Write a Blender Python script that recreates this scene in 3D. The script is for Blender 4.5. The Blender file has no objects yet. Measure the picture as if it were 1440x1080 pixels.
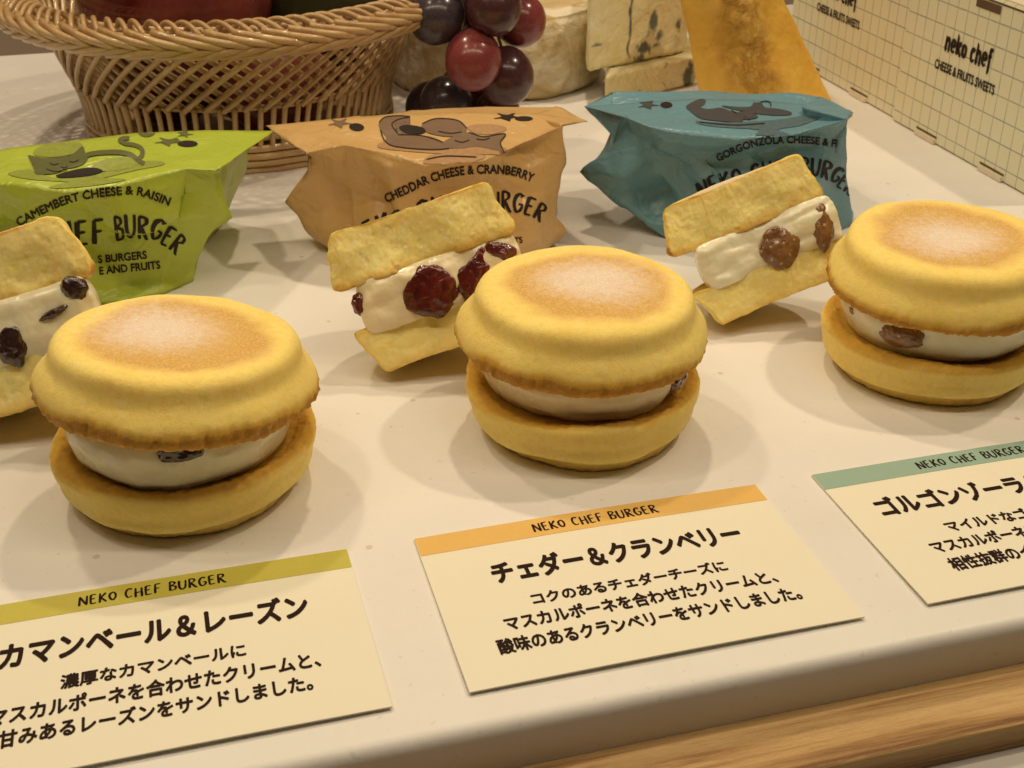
import bpy, bmesh, math, random
import numpy as np
from mathutils import Vector, Matrix, Euler
from mathutils.bvhtree import BVHTree

random.seed(7)
RNG = np.random.default_rng(11)
scene = bpy.context.scene
COL = scene.collection

# ------------------------------------------------------------------ camera
CAM_F, CAM_H, PITCH, ROLL = 1762.084, 0.18121833, 0.5022282, 0.00391622
_r = np.array([1, 0, 0.]); _f = np.array([0, math.cos(PITCH), -math.sin(PITCH)]); _u = np.array([0, math.sin(PITCH), math.cos(PITCH)])
RT = math.cos(ROLL) * _r + math.sin(ROLL) * _u
UP = -math.sin(ROLL) * _r + math.cos(ROLL) * _u
FW = _f
cam = bpy.data.cameras.new('camera')
camo = bpy.data.objects.new('camera', cam); COL.objects.link(camo)
camo.matrix_world = Matrix(((RT[0], UP[0], -FW[0], 0), (RT[1], UP[1], -FW[1], 0), (RT[2], UP[2], -FW[2], CAM_H), (0, 0, 0, 1)))
cam.sensor_width = 36; cam.lens = CAM_F / 1440 * 36
cam.clip_start = 0.01; cam.clip_end = 50
cam.dof.use_dof = True; cam.dof.focus_distance = 0.33; cam.dof.aperture_fstop = 55
scene.camera = camo

def ray(px, py):
    return FW + RT * (px - 720) / CAM_F - UP * (py - 540) / CAM_F
def at(px, py, Y):            # point of the place seen at a pixel of the photograph, Y metres away
    d = ray(px, py); return np.array([0, 0, CAM_H]) + d * (Y / d[1])
def ground(px, py, z=0.0):
    d = ray(px, py); return np.array([0, 0, CAM_H]) + d * ((z - CAM_H) / d[2])

# ------------------------------------------------------------------ light
w = bpy.data.worlds.new('World'); scene.world = w; w.use_nodes = True
w.node_tree.nodes['Background'].inputs[0].default_value = (1.0, 0.80, 0.56, 1)
w.node_tree.nodes['Background'].inputs[1].default_value = 0.032
scene.view_settings.view_transform = 'Standard'; scene.view_settings.look = 'None'
scene.view_settings.exposure = 0.0; scene.view_settings.gamma = 1.0

def lamp(name, loc, target, size, power, col):
    l = bpy.data.lights.new(name, 'AREA'); l.shape = 'DISK'; l.size = size; l.energy = power; l.color = col
    o = bpy.data.objects.new(name, l); COL.objects.link(o); o.location = loc
    o.rotation_euler = (Vector(target) - Vector(loc)).to_track_quat('-Z', 'Y').to_euler()
    return o
WARM = (1.0, 0.81, 0.555)
lamp('case_spot', (0.02, 0.70, 0.76), (0.02, 0.35, 0), 0.035, 1.65, WARM)
lamp('case_spot', (0.12, 0.24, 0.80), (0.02, 0.35, 0), 0.05, 0.15, WARM)
lamp('case_spot', (-0.36, 0.26, 0.80), (-0.05, 0.40, 0), 0.05, 0.72, WARM)
lamp('case_spot', (0.50, 0.50, 0.80), (0.12, 0.48, 0), 0.04, 2.2, WARM)
lamp('case_spot', (-0.36, 0.66, 0.80), (-0.28, 0.64, 0), 0.05, 1.7, WARM)
strip = lamp('case_strip_light', (0.0, 0.195, 0.46), (0.0, 0.30, 0), 0.02, 1.15, WARM)
strip.data.shape = 'RECTANGLE'; strip.data.size = 0.85; strip.data.size_y = 0.02

# ------------------------------------------------------------------ helpers
def link(o, parent=None):
    COL.objects.link(o)
    if parent is not None: o.parent = parent
    return o
def mesh_obj(name, verts, faces, mat, parent=None, smooth=True):
    me = bpy.data.meshes.new(name)
    me.from_pydata([tuple(map(float, v)) for v in verts], [], [tuple(map(int, f)) for f in faces]); me.update()
    if smooth: me.polygons.foreach_set('use_smooth', [True] * len(me.polygons))
    if mat: me.materials.append(mat)
    return link(bpy.data.objects.new(name, me), parent)
def bm_obj(name, bm, mat, parent=None, smooth=False):
    me = bpy.data.meshes.new(name); bm.to_mesh(me); bm.free()
    if smooth: me.polygons.foreach_set('use_smooth', [True] * len(me.polygons))
    if mat: me.materials.append(mat)
    return link(bpy.data.objects.new(name, me), parent)
def thing(name, label, cat, loc=(0, 0, 0), rot=(0, 0, 0), group=None):
    o = bpy.data.objects.new(name, None); COL.objects.link(o); o.empty_display_size = .01
    o.location = loc; o.rotation_euler = rot
    tag(o, label, cat, group); return o
def tag(o, label, cat, group=None):
    o['label'] = label; o['category'] = cat
    if group: o['group'] = group
def data_copy(o, parent=None):
    c = o.copy(); COL.objects.link(c)
    if parent is not None: c.parent = parent
    return c

def _hash(ix, iy, iz, seed):
    n = (ix * 374761393 + iy * 668265263 + iz * 2147483647 + seed * 974634777) & 0xffffffff
    n = ((n ^ (n >> 13)) * 1274126177) & 0xffffffff
    n = n ^ (n >> 16)
    return (n & 0xffff) / 65535.0 * 2 - 1
def vnoise(P, freq, seed=0):
    Q = P * freq; I = np.floor(Q).astype(np.int64); F = Q - I; F = F * F * (3 - 2 * F)
    out = 0
    for dx in (0, 1):
        for dy in (0, 1):
            for dz in (0, 1):
                h = _hash(I[:, 0] + dx, I[:, 1] + dy, I[:, 2] + dz, seed)
                out = out + h * (F[:, 0] if dx else 1 - F[:, 0]) * (F[:, 1] if dy else 1 - F[:, 1]) * (F[:, 2] if dz else 1 - F[:, 2])
    return out
def fbm(P, freq, octs=4, seed=0, gain=.5):
    a = 1; s = 0; t = 0
    for i in range(octs):
        s = s + a * vnoise(P, freq * 2.03 ** i, seed + i * 17); t += a; a *= gain
    return s / t

def remesh(o, vox):
    m = o.modifiers.new('r', 'REMESH'); m.mode = 'VOXEL'; m.voxel_size = vox; m.use_smooth_shade = True
    dg = bpy.context.evaluated_depsgraph_get(); dg.update()
    me = bpy.data.meshes.new_from_object(o.evaluated_get(dg))
    o.modifiers.clear(); old = o.data; mats = [x for x in old.materials]
    o.data = me
    me.materials.clear()
    for x in mats: me.materials.append(x)
    me.polygons.foreach_set('use_smooth', [True] * len(me.polygons))
    return o
def getv(me):
    a = np.empty(len(me.vertices) * 3); me.vertices.foreach_get('co', a); return a.reshape(-1, 3)
def getn(me):
    a = np.empty(len(me.vertices) * 3); me.vertices.foreach_get('normal', a); return a.reshape(-1, 3)
def setv(me, V):
    me.vertices.foreach_set('co', V.ravel()); me.update()
def attr(me, name, vals):
    a = me.attributes.new(name, 'FLOAT', 'POINT'); a.data.foreach_set('value', np.asarray(vals, dtype=np.float32))
def sm(a, b, x):
    t = np.clip((x - a) / (b - a), 0, 1); return t * t * (3 - 2 * t)

# ------------------------------------------------------------------ materials
class NT:
    def __init__(s, name):
        s.m = bpy.data.materials.new(name); s.m.use_nodes = True; s.t = s.m.node_tree; s.b = s.t.nodes['Principled BSDF']
        s.co = s.n('ShaderNodeTexCoord')
    def n(s, typ, **kw):
        x = s.t.nodes.new(typ)
        for k, v in kw.items(): setattr(x, k, v)
        return x
    def l(s, a, b): s.t.links.new(a, b)
    def noise(s, scale, detail=4, rough=.55, src=None, dist=0):
        x = s.n('ShaderNodeTexNoise'); x.inputs['Scale'].default_value = scale; x.inputs['Detail'].default_value = detail
        x.inputs['Roughness'].default_value = rough; x.inputs['Distortion'].default_value = dist
        s.l(src or s.co.outputs['Object'], x.inputs['Vector']); return x.outputs['Fac']
    def ramp(s, fac, stops):
        x = s.n('ShaderNodeValToRGB'); e = x.color_ramp.elements
        while len(e) < len(stops): e.new(.5)
        for i, (p, c) in enumerate(stops):
            e[i].position = p; e[i].color = (*c, 1) if len(c) == 3 else c
        s.l(fac, x.inputs[0]); return x.outputs[0]
    def mix(s, fac, a, b, typ='MIX'):
        x = s.n('ShaderNodeMix', data_type='RGBA', blend_type=typ)
        for v, i in ((fac, 0), (a, 6), (b, 7)):
            if hasattr(v, 'links'): s.l(v, x.inputs[i])
            else: x.inputs[i].default_value = v if i == 0 else (*v, 1)
        return x.outputs[2]
    def math(s, op, a, b=0., c=None, clamp=False):
        x = s.n('ShaderNodeMath', operation=op, use_clamp=clamp)
        for i, v in enumerate((a, b) if c is None else (a, b, c)):
            if hasattr(v, 'links'): s.l(v, x.inputs[i])
            else: x.inputs[i].default_value = v
        return x.outputs[0]
    def attr(s, name):
        x = s.n('ShaderNodeAttribute', attribute_name=name); return x.outputs['Fac']
    def bump(s, h, dist, strength=1., prev=None):
        x = s.n('ShaderNodeBump'); x.inputs['Distance'].default_value = dist; x.inputs['Strength'].default_value = strength
        s.l(h, x.inputs['Height'])
        if prev is not None: s.l(prev, x.inputs['Normal'])
        return x.outputs[0]
    def out(s, color=None, rough=.5, normal=None, spec=.5, sss=0, sssr=(1, .5, .2), scale=.002, coat=0):
        b = s.b
        if color is not None:
            if hasattr(color, 'links'): s.l(color, b.inputs['Base Color'])
            else: b.inputs['Base Color'].default_value = (*color, 1)
        if hasattr(rough, 'links'): s.l(rough, b.inputs['Roughness'])
        else: b.inputs['Roughness'].default_value = rough
        b.inputs['Specular IOR Level'].default_value = spec
        if sss:
            b.inputs['Subsurface Weight'].default_value = sss; b.inputs['Subsurface Radius'].default_value = sssr; b.inputs['Subsurface Scale'].default_value = scale
        if coat: b.inputs['Coat Weight'].default_value = coat; b.inputs['Coat Roughness'].default_value = .08
        if normal is not None: s.l(normal, b.inputs['Normal'])
        return s.m

def m_counter():
    t = NT('white_countertop')
    c = t.ramp(t.noise(14, 5), [(.3, (.78, .755, .72)), (.7, (.85, .83, .80))])
    v = t.n('ShaderNodeTexVoronoi'); v.inputs['Scale'].default_value = 95; t.l(t.co.outputs['Object'], v.inputs['Vector'])
    spot = t.math('LESS_THAN', v.outputs['Distance'], .085)
    keep = t.math('GREATER_THAN', t.noise(60, 2), .50)
    c = t.mix(t.math('MULTIPLY', t.math('MULTIPLY', spot, keep), .45), c, (.45, .36, .27))
    c = t.mix(t.math('MULTIPLY', t.math('GREATER_THAN', t.noise(420, 3), .69), .25), c, (.5, .42, .33))
    return t.out(c, t.ramp(t.noise(30, 4), [(.3, (.36,) * 3), (.7, (.5,) * 3)]), t.bump(t.noise(260, 3), .00012), spec=.45)
def m_bun():
    t = NT('baked_sponge')
    n1 = t.noise(520, 5, .7); n2 = t.noise(70, 4); n3 = t.noise(1700, 3, .7); n4 = t.noise(900, 4, .7)
    base = t.mix(n2, (.94, .675, .155), (.98, .78, .26))
    base = t.mix(t.math('MULTIPLY', t.ramp(n1, [(.36, (1,) * 3), (.52, (0,) * 3)]), .18), base, (.66, .42, .07))
    base = t.mix(t.math('MULTIPLY', t.ramp(n4, [(.56, (0,) * 3), (.68, (1,) * 3)]), .30), base, (.95, .84, .46))
    gr = t.math('ADD', t.math('MULTIPLY', t.math('SUBTRACT', n1, .5), 1.1), t.math('MULTIPLY', t.math('SUBTRACT', n3, .5), .7))
    br = t.math('ADD', t.attr('brown'), t.math('MULTIPLY', gr, .65))
    base = t.mix(t.ramp(br, [(.15, (0,) * 3), (.70, (1,) * 3)]), base, (.70, .42, .06))
    base = t.mix(t.ramp(br, [(.80, (0,) * 3), (1.5, (.8,) * 3)]), base, (.44, .20, .025))
    toast = t.math('ADD', t.attr('toast'), t.math('MULTIPLY', t.math('SUBTRACT', n3, .5), 1.1))
    base = t.mix(t.ramp(toast, [(.10, (0,) * 3), (1.0, (1,) * 3)]), base, (.76, .48, .15))
    base = t.mix(t.ramp(toast, [(.95, (0,) * 3), (1.5, (.55,) * 3)]), base, (.56, .31, .075))
    su = t.math('ADD', t.attr('sugar'), t.math('MULTIPLY', gr, 1.5))
    base = t.mix(t.ramp(su, [(.10, (0,) * 3), (1.2, (.72,) * 3)]), base, (.86, .76, .69))
    wd = t.math('MULTIPLY', t.ramp(t.noise(2600, 2, .5), [(.56, (0,) * 3), (.64, (1,) * 3)]), t.math('MULTIPLY', t.attr('sugar'), .75))
    base = t.mix(wd, base, (.93, .88, .84))
    cut = t.attr('cut')
    crumb = t.mix(t.noise(160, 5, .7), (.98, .745, .20), (1., .88, .42))
    crumb = t.mix(t.math('MULTIPLY', t.ramp(t.noise(620, 4, .7), [(.54, (0,) * 3), (.66, (1,) * 3)]), .6), crumb, (1., .95, .66))
    pores = t.ramp(t.noise(330, 5, .75, dist=1.0), [(.36, (1,) * 3), (.46, (0,) * 3)])
    crumb = t.mix(t.math('MULTIPLY', pores, .16), crumb, (.80, .52, .13))
    crumb = t.mix(t.math('MULTIPLY', t.ramp(t.noise(75, 4, .6), [(.55, (0,) * 3), (.70, (1,) * 3)]), .40), crumb, (.80, .50, .11))
    base = t.mix(cut, base, crumb)
    h = t.math('ADD', t.math('MULTIPLY', n1, .9), t.math('MULTIPLY', n3, .7))
    return t.out(base, .70, t.bump(h, .0004, .55), spec=.25, sss=.5, sssr=(1, .65, .2), scale=.0035)
def m_cream(name, col):
    t = NT(name)
    n = t.noise(130, 3)
    c = t.mix(n, tuple(x * .95 for x in col), col)
    return t.out(c, t.ramp(t.noise(90, 3), [(.35, (.16,) * 3), (.7, (.36,) * 3)]), t.bump(t.noise(150, 2), .0009, .7), spec=.6, sss=.4, sssr=(1, .7, .4), scale=.003)
def m_fruit(name, c1, c2, seeds=False, rough=.22):
    t = NT(name)
    c = t.mix(t.ramp(t.noise(220, 4, dist=1.), [(.35, (0,) * 3), (.65, (1,) * 3)]), c1, c2)
    h = t.noise(260, 4, dist=.8)
    if seeds:
        v = t.n('ShaderNodeTexVoronoi'); v.inputs['Scale'].default_value = 430; t.l(t.co.outputs['Object'], v.inputs['Vector'])
        k = t.math('MULTIPLY', t.math('LESS_THAN', v.outputs['Distance'], .30), t.math('GREATER_THAN', t.noise(420, 2), .50))
        c = t.mix(k, c, (.52, .30, .10)); h = t.math('ADD', h, t.math('MULTIPLY', k, .5))
    return t.out(c, rough, t.bump(h, .0008, .8), spec=.6, coat=.8)
def m_paper(name, col, col2):
    t = NT(name)
    c = t.mix(t.noise(35, 4), col, col2)
    c = t.mix(t.math('MULTIPLY', t.noise(900, 3, .6), .14), c, tuple(x * .72 for x in col))
    rg = t.math('ABSOLUTE', t.math('SUBTRACT', t.noise(90, 3, .5, dist=1.2), .5))
    h = t.math('ADD', t.math('MULTIPLY', rg, 1.4), t.math('MULTIPLY', t.noise(700, 3), .06))
    m = t.out(c, t.ramp(t.noise(80, 3), [(.3, (.26,) * 3), (.7, (.42,) * 3)]), t.bump(h, .0016, .6), spec=.5)
    return m
def m_plain(name, col, rough=.55, var=.06, scale=200, bump=0, spec=.4, bscale=400):
    t = NT(name)
    c = t.mix(t.noise(scale, 4), tuple(x * (1 - var) for x in col), tuple(min(1, x * (1 + var)) for x in col))
    return t.out(c, rough, t.bump(t.noise(bscale, 3), bump) if bump else None, spec=spec)
def m_wicker():
    t = NT('varnished_willow')
    oi = t.n('ShaderNodeObjectInfo')
    a = t.ramp(t.noise(70, 4, .6), [(.3, (.44, .26, .11)), (.55, (.62, .42, .20)), (.75, (.74, .55, .29))])
    a = t.mix(t.math('MULTIPLY', oi.outputs['Random'], .5), a, (.42, .25, .10))
    mp = t.n('ShaderNodeMapping'); mp.inputs['Scale'].default_value = (1, 1, .12); t.l(t.co.outputs['Object'], mp.inputs['Vector'])
    h = t.noise(1200, 3, src=mp.outputs[0])
    return t.out(a, .30, t.bump(h, .0003), spec=.5, coat=.3)
def m_wood():
    t = NT('pale_ash_wood')
    mp = t.n('ShaderNodeMapping'); mp.inputs['Scale'].default_value = (1.1, 34, 34); t.l(t.co.outputs['Object'], mp.inputs['Vector'])
    g = t.noise(7, 6, .6, src=mp.outputs[0], dist=.35)
    mp2 = t.n('ShaderNodeMapping'); mp2.inputs['Scale'].default_value = (12, 240, 240); t.l(t.co.outputs['Object'], mp2.inputs['Vector'])
    f = t.noise(9, 4, .7, src=mp2.outputs[0])
    c = t.ramp(g, [(.36, (.20, .095, .030)), (.44, (.42, .24, .085)), (.50, (.56, .355, .145)), (.62, (.64, .43, .19))])
    c = t.mix(t.math('MULTIPLY', t.ramp(f, [(.35, (1,) * 3), (.5, (0,) * 3)]), .4), c, (.40, .21, .075))
    return t.out(c, .42, t.bump(f, .0003), spec=.4)
def m_grape(name, c1, c2, bloom):
    t = NT(name)
    c = t.mix(t.ramp(t.noise(45, 4, .6), [(.35, (0,) * 3), (.68, (1,) * 3)]), c1, c2)
    b = t.ramp(t.noise(60, 5, .65, dist=.5), [(.38, (0,) * 3), (.75, (bloom,) * 3)])
    c = t.mix(b, c, (.42, .34, .36))
    return t.out(c, t.ramp(t.noise(60, 4), [(.35, (.12,) * 3), (.7, (.34,) * 3)]), None, spec=.55, sss=.15, sssr=(1, .2, .15), scale=.004)
def m_rind():
    t = NT('white_mould_rind')
    n = t.noise(40, 6, .6, dist=1.2)
    c = t.ramp(n, [(.3, (.50, .34, .13)), (.48, (.68, .54, .30)), (.62, (.84, .76, .58))])
    mp = t.n('ShaderNodeMapping'); mp.inputs['Scale'].default_value = (1, 1, 2.2); t.l(t.co.outputs['Object'], mp.inputs['Vector'])
    h = t.noise(70, 5, .6, src=mp.outputs[0], dist=1.4)
    return t.out(c, .65, t.bump(h, .004, .8), spec=.25)
def m_blue():
    t = NT('blue_veined_cheese')
    c = t.ramp(t.noise(55, 5, .6), [(.3, (.78, .66, .30)), (.55, (.90, .83, .50)), (.75, (.95, .91, .68))])
    k = t.ramp(t.noise(75, 3, .5, dist=1.2), [(.63, (0,) * 3), (.72, (.75,) * 3)])
    k2 = t.ramp(t.noise(26, 2, .5), [(.45, (0,) * 3), (.55, (1,) * 3)])
    c = t.mix(t.math('MULTIPLY', k, k2), c, (.13, .20, .19))
    c = t.mix(t.attr('vein'), c, (.075, .11, .115))
    h = t.math('SUBTRACT', t.noise(160, 5, .6, dist=.8), t.math('MULTIPLY', k, .5))
    return t.out(c, .5, t.bump(h, .0025, .8), spec=.35, sss=.15, scale=.004)
def m_orange():
    t = NT('aged_orange_cheese')
    c = t.ramp(t.noise(38, 6, .65, dist=.8), [(.28, (.52, .24, .03)), (.45, (.74, .40, .05)), (.7, (.84, .52, .09))])
    k = t.attr('rough')
    c = t.mix(t.math('MULTIPLY', k, t.ramp(t.noise(65, 5, .7, dist=1.5), [(.42, (1,) * 3), (.52, (0,) * 3)])), c, (.54, .25, .035))
    c = t.mix(t.math('MULTIPLY', k, t.ramp(t.noise(90, 5, .7, dist=1.), [(.56, (0,) * 3), (.68, (1,) * 3)])), c, (.92, .66, .22))
    h = t.math('MULTIPLY', t.noise(120, 6, .7, dist=1.), t.math('ADD', k, .15))
    return t.out(c, .45, t.bump(h, .006, .9), spec=.4, sss=.1, scale=.004)
def m_box():
    t = NT('cream_card_with_grid')
    sx = t.n('ShaderNodeSeparateXYZ'); t.l(t.co.outputs['Object'], sx.inputs[0])
    ms = []
    for ax, off, P in (('X', .0, .0078), ('Z', .004, .0094)):
        f = t.math('FRACT', t.math('DIVIDE', t.math('ADD', sx.outputs[ax], 5 * P + off), P))
        ms.append(t.math('LESS_THAN', f, .06))
    g = t.math('MAXIMUM', ms[0], ms[1])
    wear = t.ramp(t.noise(110, 3), [(.3, (.45,) * 3), (.6, (.85,) * 3)])
    base = t.mix(t.noise(25, 4), (.76, .73, .52), (.81, .78, .58))
    c = t.mix(t.math('MULTIPLY', g, wear), base, (.20, .24, .22))
    return t.out(c, .42, t.bump(t.noise(500, 3), .00015), spec=.4)

M = dict(counter=m_counter(), bun=m_bun(), wicker=m_wicker(), wood=m_wood(), rind=m_rind(), blue=m_blue(), orange=m_orange(), box=m_box())
M['cream_raisin'] = m_cream('camembert_cream', (.90, .84, .60))
M['cream_cran'] = m_cream('cheddar_cream', (.90, .78, .52))
M['cream_fig'] = m_cream('gorgonzola_cream', (.90, .86, .66))
M['raisin'] = m_fruit('raisin_skin', (.020, .007, .005), (.055, .020, .010))
M['cranberry'] = m_fruit('cranberry_flesh', (.060, .006, .004), (.165, .017, .009))
M['fig'] = m_fruit('dried_fig_flesh', (.15, .062, .020), (.26, .12, .040), True, .3)
M['bag_green'] = m_paper('lime_green_paper', (.40, .50, .045), (.47, .57, .06))
M['bag_orange'] = m_paper('tan_orange_paper', (.60, .375, .145), (.68, .44, .175))
M['bag_teal'] = m_paper('teal_paper', (.125, .275, .345), (.16, .33, .40))
M['ink_dark'] = m_plain('dark_brown_ink', (.024, .015, .011), .6, spec=.2)
M['ink_card'] = m_plain('card_lettering_ink', (.024, .011, .007), .7, spec=.1)
M['ink_g1'] = m_plain('olive_print', (.115, .125, .040), .5, .2, 300)
M['ink_g2'] = m_plain('pale_olive_print', (.28, .33, .050), .5, .35, 700)
M['ink_o1'] = m_plain('brown_print', (.20, .125, .075), .5, .2, 300)
M['ink_o2'] = m_plain('pale_brown_print', (.42, .245, .115), .5, .3, 700)
M['ink_t1'] = m_plain('charcoal_print', (.060, .060, .066), .5, .25, 300)
M['ink_t2'] = m_plain('grey_teal_print', (.085, .14, .165), .5, .35, 700)
M['card'] = m_plain('cream_card', (.86, .82, .665), .5, .02, 40, .00008)
M['band_green'] = m_plain('olive_band_print', (.56, .50, .08), .5, .06, 600)
M['band_orange'] = m_plain('apricot_band_print', (.80, .50, .14), .5, .06, 600)
M['band_teal'] = m_plain('sage_band_print', (.31, .46, .38), .5, .06, 600)
M['wall'] = m_plain('taupe_backdrop', (.26, .20, .155), .7, .05, 10)
M['metal'] = m_plain('grey_rail', (.52, .50, .47), .28, .04, 60)
M['grape_black'] = m_grape('black_grape_skin', (.010, .006, .012), (.030, .014, .030), .35)
M['grape_red'] = m_grape('red_grape_skin', (.16, .012, .014), (.30, .032, .028), .30)
M['grape_maroon'] = m_grape('maroon_grape_skin', (.035, .005, .008), (.085, .012, .014), .20)
M['stem'] = m_plain('green_stem', (.22, .18, .06), .6)
M['apple'] = m_grape('dark_red_apple_skin', (.10, .010, .006), (.19, .022, .010), .12)
M['apple2'] = m_plain('deep_green_pepper', (.03, .03, .012), .25, .3, 30)
M['white_paper'] = m_plain('box_paper_edge', (.74, .66, .50), .5)
M['slot'] = m_plain('painted_gap_shade', (.12, .07, .04), .8)  # flat dark colour that paints the shade inside slots and gaps

# ------------------------------------------------------------------ the setting
EDGE = math.radians(15.7)
E1 = np.array([math.cos(EDGE), math.sin(EDGE), 0]); E2 = np.array([-math.sin(EDGE), math.cos(EDGE), 0])
O = np.array([-.0437, .1768, 0])
def slab(name, d0, d1, z0, z1, rad, mat, x0=-.7, x1=.75, seg=6, r_back=0.0):
    # extruded along the counter's front edge; profile in (depth from edge, z)
    pts = []
    for i in range(seg + 1):
        a = math.pi / 2 * i / seg
        pts.append((d0 + rad - rad * math.sin(a), z1 - rad + rad * math.cos(a)))
    pts = pts[::-1]
    pts = [(d0, z0)] + pts + [(d1, z1), (d1, z0)]
    xs = np.linspace(x0, x1, 2)
    V = []; F = []
    for x in xs:
        for d, z in pts: V.append((x, d, z))
    n = len(pts)
    for j in range(n):
        k = (j + 1) % n; F.append((j, k, n + k, n + j))
    F.append(tuple(range(n))[::-1]); F.append(tuple(range(n, 2 * n)))
    o = mesh_obj(name, V, F, mat, smooth=False)
    for p in o.data.polygons:
        if abs(p.normal.x) < .5: p.use_smooth = True
    try: o.data.set_sharp_from_angle(angle=math.radians(50))
    except Exception: pass
    o.location = O; o.rotation_euler = (0, 0, EDGE)
    o['kind'] = 'structure'
    return o
top = slab('white_countertop', -.0010, .62, -.0125, 0, .0030, M['counter'])
wood = slab('wooden_ledge', -.0176, .62, -.0196, -.01255, .0008, M['wood'])
rail = slab('front_rail', -.075, .60, -.045, -.0198, .0015, M['metal'])
# backdrop behind the counter, at left
g0, g1 = ground(-200, 92), ground(260, 62)
dirb = (g1 - g0) / np.linalg.norm(g1 - g0); nb = np.array([-dirb[1], dirb[0], 0])
cb = [g0 - dirb * .5, g0 + dirb * 1.6]
V = []
for p in cb:
    for dn in (0, .01):
        for z in (-.05, .6): V.append(p + nb * dn + np.array([0, 0, z]))
bd = mesh_obj('backdrop', V, [(0, 4, 5, 1), (2, 3, 7, 6), (0, 1, 3, 2), (4, 6, 7, 5), (1, 5, 7, 3), (0, 2, 6, 4)], M['wall'], smooth=False)
bd['kind'] = 'structure'

# ------------------------------------------------------------------ buns
TOP_PROF = [(0, 0), (.012, 0), (.024, 0), (.0305, .0001), (.0325, .0006), (.0338, .0020), (.0341, .0038), (.0338, .0056), (.0328, .0075), (.0315, .0090), (.0305, .0101),
            (.0300, .0113), (.0298, .0126), (.0294, .0142), (.0282, .0156), (.0260, .0163), (.0230, .0162), (.018, .0160), (.010, .0159), (0, .0159)]
BOT_PROF = [(0, 0), (.012, 0), (.024, 0), (.0266, .0003), (.0277, .0012), (.0280, .0026), (.0282, .0038), (.0296, .0042), (.0311, .0049), (.0318, .0064), (.0320, .0086), (.0329, .0114), (.0332, .0138),
            (.0327, .0152), (.0312, .0156), (.0292, .0149), (.0265, .0138), (.018, .0134), (.010, .0134), (0, .0134)]
def dense(prof, step):
    P = np.array(prof, float); out = []
    n = len(P)
    for i in range(n - 1):
        p0, p1, p2, p3 = P[max(i - 1, 0)], P[i], P[i + 1], P[min(i + 2, n - 1)]
        k = max(1, int(np.linalg.norm(p2 - p1) / step))
        for j in range(k):
            t = j / k
            q = .5 * (2 * p1 + (p2 - p0) * t + (2 * p0 - 5 * p1 + 4 * p2 - p3) * t * t + (-p0 + 3 * p1 - 3 * p2 + p3) * t ** 3)
            q[0] = max(q[0], 0); out.append(q)
    out.append(P[-1]); out[0] = P[0]
    return np.array(out)
def lathe_mesh(prof, seg=300, step=.0007):
    D = dense(prof, step)
    D = D[(D[:, 0] > 1e-5)]
    th = np.linspace(0, 2 * np.pi, seg, endpoint=False)
    V = np.stack([D[:, None, 0] * np.cos(th), D[:, None, 0] * np.sin(th), np.repeat(D[:, 1:2], seg, 1)], -1).reshape(-1, 3)
    n = len(D); F = []
    for i in range(n - 1):
        a = i * seg
        for j in range(seg):
            k = (j + 1) % seg; F.append((a + j, a + k, a + seg + k, a + seg + j))
    c0 = len(V); V = np.vstack([V, [[0, 0, prof[0][1]], [0, 0, prof[-1][1]]]])
    for j in range(seg):
        k = (j + 1) % seg
        F.append((c0, k, j)); F.append((c0 + 1, (n - 1) * seg + j, (n - 1) * seg + k))
    return V, F
def bun_attrs(me, top, seed, halfcut=False, V0=None, sug=(0, 0), brims=1.):
    V = V0 if V0 is not None else getv(me)
    r = np.hypot(V[:, 0], V[:, 1]); z = V[:, 2]
    off = np.array([seed * .37, seed * .11, 0]); Q = V + off
    n = fbm(Q, 55, 3, seed)
    if top:
        brown = 1.15 * sm(.0295, .0336, r) * (1 - sm(.0022, .0070, z + n * .0036)) * brims
        brown = np.maximum(brown, .8 * (1 - sm(.0, .0006, z)))
        rr = np.hypot(V[:, 0], V[:, 1]) + n * .0045 + fbm(Q, 220, 3, seed + 8) * .0016
        toast = (1 - sm(.0190, .0252, rr)) * sm(.0135, .0148, z)
        rs = np.hypot(V[:, 0] - sug[0], (V[:, 1] - sug[1]) * 1.1) + n * .004
        sugar = (1 - sm(.002, .0235, rs)) * 1.05 * sm(.0135, .0148, z)
    else:
        # inner face and brim are browned, the outside stays pale
        brown = np.where(z > .0128, .80 * (1 - .80 * sm(.0322, .0337, r + n * .0014)), 0) * sm(.0128, .0134, z)
        brown = np.maximum(brown, .55 * (1 - sm(.0008, .0042, z + n * .002)))
        toast = 0 * r; sugar = 0 * r
    return brown, toast, sugar
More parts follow.
